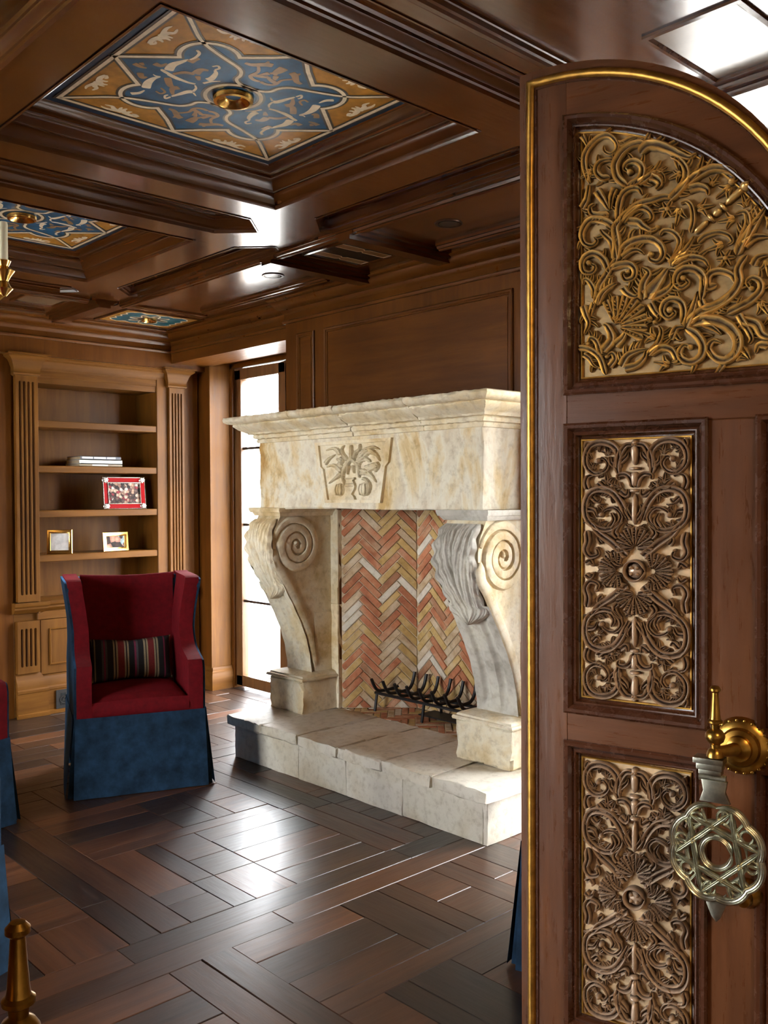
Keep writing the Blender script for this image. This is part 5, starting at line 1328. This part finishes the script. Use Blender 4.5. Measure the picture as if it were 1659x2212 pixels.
for q0, q1, w0, w1 in ((0, .28, .012, .010), (.30, .36, .020, .020), (.38, .52, .013, .017), (.54, .60, .022, .022), (.62, .96, .012, .016)):
    b_.stroke(DL, [tuple(a0+dd*q0), tuple(a0+dd*q1)], w0, w1, .017, base=ZF, sec=MB.PLAIN, n=8)
b_.dome(DL, .515, 2.150, .013, .020, ZF); dcarve('baluster', b_, CARVE_G, lp)

tk = [q for pts, w0, w1, bl in LUNETTE for q in samples(pts, w0)] + [(.236+.05*math.cos(a/3), 1.882+.05*math.sin(a/3)) for a in range(19)] + [(.41+.105*i/9, 2.067+.083*i/9) for i in range(10)] + [(.351, 2.13), (.475, 2.004)]
def inlun(x, z): return z < arch(top_in+.045, x, x+.001, 2)[0][1] and z > 1.785 and x > S1+.045
sprigs(tk, inlun, S1+.04, .60, 1.785, 2.36, 26, .0125, CARVE_G, lp)
def carved_rect(cx_, cz_):
    p = dpart('carved_panel', MB().fbox(DL, cx_-.128, cx_+.128, cz_-.302, cz_+.302, -.03, ZF), FIELD_P, smooth=False)
    p['label'] = 'upright panel of dark pierced acanthus carving on a pale gilt ground'
    for sx in (-1, 1):
        for sy in (1, -1):
            for pts, w0, w1, bl in QUAD:
                q = [(cx_+sx*max(-.004, a)*.985, cz_+sy*b) for a, b in pts]
                b_ = MB().stroke(DL, q, w0*1.45, w1*1.4, .019, ball=bl*.9, base=ZF)
                P = resample([(a, b, 0) for a, b in q], 16)
                if len(pts) >= 9:
                    for k in (3, 5, 7, 9):
                        t = (P[k+1]-P[k-1]).normalized(); nr = V((-t.y, t.x, 0)); cr = (P[k+1]-P[k]).cross(P[k]-P[k-1]).z; sd = -1 if cr > 0 else 1
                        a = P[k]+nr*sd*w0*.2; e = a+(nr*sd*.9+t*.6).normalized()*w0*1.5
                        b_.stroke(DL, [a.xy, ((a+e)/2+t*w0*.15).xy, e.xy], w0*.75, w0*.22, .014, base=ZF, n=7)
                dcarve('acanthus_scroll', b_, CARVE_B, p)
            b_ = MB(); flower(b_, DL, cx_+sx*.052, cz_+sy*.193, .016, .014, ZF, 5); dcarve('flower', b_, CARVE_B, p)
    for du, dv, a in ((0, .052, 90), (0, -.052, -90), (.040, 0, 0), (-.040, 0, 180)):
        b_ = MB(); shell(b_, DL, cx_+du, cz_+dv, .048 if du == 0 else .046, math.radians(a-100), math.radians(a+100), 9, .019, ZF); dcarve('shell', b_, CARVE_B, p)
    for sy in (1, -1):
        b_ = MB()
        for v0, v1, w0, w1 in ((.105, .175, .013, .010), (.178, .186, .020, .020), (.19, .225, .013, .018), (.228, .236, .022, .022), (.24, .285, .012, .018)):
            b_.stroke(DL, [(cx_, cz_+sy*v0), (cx_, cz_+sy*v1)], w0, w1, .019, base=ZF, sec=MB.PLAIN, n=8)
        b_.dome(DL, cx_, cz_+sy*.290, .009, .018, ZF); dcarve('baluster', b_, CARVE_B, p)
    tk = [(cx_+sx*a, cz_+sy*b) for sx in (1, -1) for sy in (1, -1) for pts, w0, w1, bl in QUAD for a, b in samples(pts, w0)]
    tk += [(cx_+r_*math.cos(a/4), cz_+r_*math.sin(a/4)) for a in range(25) for r_ in (.02, .05, .085)] + [(cx_+o_, cz_+v/100) for v in range(-29, 30) for o_ in (-.006, .006)]
    sprigs(tk, lambda x, z: abs(x-cx_) < .114 and abs(z-cz_) < .288, cx_-.114, cx_+.114, cz_-.288, cz_+.288, 64, .0095, CARVE_B, p)
    b_ = MB(); b_.stroke(DL, arcpts((cx_, cz_), .023, 0, 360, 24), .006, .006, .022, base=ZF, sec=MB.PLAIN, n=30)
    b_.dome(DL, cx_, cz_, .020, .014, ZF, 14)
    for k in range(4): a = PI/4+k*PI/2; b_.dome(DL, cx_+.010*math.cos(a), cz_+.010*math.sin(a), .006, .021, ZF, 8)
    dcarve('rosette', b_, CARVE_B, p)
    return p
cp = carved_rect(.278, 1.326)
c2 = copy_tree(cp, door); c2.location = (0, -.747, 0)
for dz in (0, -.747):
    c3 = copy_tree(cp, door); c3.location = (.3645, dz, 0); c3.scale = (1, 1, 1)
# second column is narrower: keep its carving inside the panel
for o in list(door.children):
    if o.name.startswith('carved_panel') and o.location.x > .3:
        o.scale = (.45, 1, 1); o.location.x = .6425-.278*.45

# knocker
kn = bpy.data.objects.new('door_knocker', None); COL.objects.link(kn); kn.parent = door; kn['label'] = 'brass and nickel knocker with pierced star plate'
WM[kn] = WM[door].copy()
def kpart(n_, mb, mat, **kw): return mb.build(n_, mat, kn, local=True, **kw)
kpart('rose', MB().lathe([(0, .046), (.016, .045), (.026, .038), (.028, .030), (.038, .028), (.042, .018), (.054, .014), (.060, .006), (.062, 0)], (.512, .963, 0), (0, 0, 1), 36), BRASS)
nb = MB()
for k in range(22): a = 2*PI*k/22; nb.ball((.512+.056*math.cos(a), .963+.056*math.sin(a), .012), .0035, 6)
kpart('rose_beads', nb, BRASS)
kpart('bracket', MB().tube([(.512, .963, .03), (.500, .965, .06), (.482, .966, .088)], [.016, .013, .011], 12), BRASS)
FZ = .090; fxx = .478
kpart('finial', MB().lathe([(0, 1.104), (.007, 1.103), (.0115, 1.098), (.0115, 1.093), (.007, 1.089), (.0075, 1.080), (.0085, 1.065), (.0105, 1.040), (.0115, 1.034), (.0155, 1.031), (.0155, 1.027), (.010, 1.023), (.009, 1.014), (.015, 1.010), (.0195, 1.003), (.020, .996), (.017, .988), (.010, .982), (.0095, .974), (.014, .970), (.017, .962), (.018, .956), (.012, .954)], (fxx, 0, FZ), (0, 1, 0), 24), BRASS)
kpart('crosspiece', MB().box(.436, .497, .941, .953, FZ-.022, FZ+.016).box(.442, .494, .928, .941, FZ-.018, FZ+.012).box(.446, .492, .918, .928, FZ-.015, FZ+.010), PEWTER, bevel=.002)
kpart('hinge_pin', MB().tube([(.446, .911, FZ), (.500, .911, FZ)], .008, 12), PEWTER)
pc = V((.482, .758)); PLN = Fr((pc.x, pc.y, FZ+.004), (1, 0, 0), (0, 1, 0), (0, 0, 1)); sy = 1.08
shank = [(.452, .908), (.504, .908), (.500, .885), (.510, .862), (.448, .862), (.456, .885)]
kpart('shank', MB().prism(DL, shank, FZ-.002, FZ+.010), PEWTER, bevel=.002)
SECK = [(-1, -.4, 0), (-1, .6, 0), (-.55, 1, 0), (-.3, .75, 0), (0, .95, 0), (.3, .75, 0), (.55, 1, 0), (1, .6, 0), (1, -.4, 0), (-1, -.4, 0)]
fil = MB()
def kst(pts, wd, h=.006): fil.stroke(PLN, [(a, b*sy) for a, b in pts], wd, wd, h, sec=SECK, n=max(10, len(pts)*2))
RO = .086
sc_ = []
for i in range(120):
    t = 2*PI*i/120; r = RO + .007*abs(math.sin(4*t)); sc_.append((r*math.sin(t), r*math.cos(t)))
kst(sc_+[sc_[0]], .013, .007); kst(arcpts((0, 0), .060, 0, 360, 40), .007, .005); kst(arcpts((0, 0), .030, 0, 360, 28), .011, .006)
ph = math.radians(20)
for q in (0, PI/3):
    tri = [(RO*math.sin(ph+q+k*2*PI/3), RO*math.cos(ph+q+k*2*PI/3)) for k in range(4)]
    for a, b in zip(tri, tri[1:]): kst([a, b], .010, .009)
for k in range(12):
    a = 2*PI*k/12+ph/2; kst([(.058*math.sin(a), .058*math.cos(a)), (.086*math.sin(a), .086*math.cos(a))], .006, .005)
for k in range(8):
    a = 2*PI*k/8+.2; c = (.072*math.sin(a), .072*math.cos(a)); kst(arcpts(c, .012, 0, 360, 14), .0055, .005)
kpart('star_plate', fil, PEWTER, angle=50)
kpart('tail', MB().prism(DL, [(pc.x-.020, .672), (pc.x-.006, .662), (pc.x+.010, .666), (pc.x+.020, .676), (pc.x+.019, .650), (pc.x+.008, .622), (pc.x, .614), (pc.x-.010, .626), (pc.x-.020, .650)], FZ-.002, FZ+.008), PEWTER, bevel=.002)
kpart('striker', MB().lathe([(0, .056), (.013, .052), (.018, .040), (.016, .028), (.022, .020), (.030, .010), (.032, 0)], (.525, .650, 0), (0, 0, 1), 24), BRASS)

# opposite leaf (only its knocker shows), mirrored
al = math.radians(20)
h0 = V((.14, YS, 0)); u2 = V((-math.sin(al), -math.cos(al), 0)); n2 = V((math.cos(al), -math.sin(al), 0))
free = h0 - u2*DW - V((.020, .044, 0))
d2 = copy_tree(door); d2.name = 'door_2'; d2['label'] = 'opposite leaf of the carved double door, only its brass finial showing'
d2.matrix_world = basis(free, u2, V((0, 0, 1)), n2)

# ================================================================== CHANDELIER
tip = V((1.325, 3.590, 2.285)) - CAM_R*.062; cc = V((.83, 3.46, 0))
cd = thing('chandelier', 'gilt chandelier with candle arms, one candle showing at the left edge', 'chandelier', (cc.x, cc.y, 1.9))
vv = V((tip.x-cc.x, tip.y-cc.y, 0)); a0 = math.atan2(vv.y, vv.x); Rr = vv.length
WAX = plain('candle_sleeve', (.85, .78, .55), .5)
MB().lathe([(0, 1.98), (.02, 1.985), (.03, 2.02), (.012, 2.05), (.03, 2.10), (.05, 2.16), (.03, 2.145), (.015, 2.185), (.02, 2.265), (.012, 2.345), (.012, 2.86), (0, 2.86)], (cc.x, cc.y, 0), (0, 0, 1), 24).build('stem', GOLD, cd)
for k in range(6):
    a = a0+k*PI/3; d = V((math.cos(a), math.sin(a), 0)); b0 = V((cc.x, cc.y, 0))
    MB().tube(resample([b0+d*.03+V((0, 0, 2.16)), b0+d*Rr*.35+V((0, 0, 2.08)), b0+d*Rr*.8+V((0, 0, 2.12)), b0+d*Rr+V((0, 0, 2.185))], 16), .010, 8).build('arm', GOLD, cd)
    t = b0+d*Rr
    cup = MB().lathe([(.008, 2.175), (.018, 2.187), (.030, 2.200), (.022, 2.210), (.014, 2.225), (.022, 2.240), (.036, 2.260), (.026, 2.267), (.016, 2.275), (.024, 2.293), (.016, 2.297)], (t.x, t.y, 0), (0, 0, 1), 18); cup.build('candle_cup', GOLD, cd)
    MB().lathe([(.0, 2.425), (.013, 2.423), (.0145, 2.415), (.0145, 2.290), (0, 2.290)], (t.x, t.y, 0), (0, 0, 1), 16).build('candle', WAX, cd)
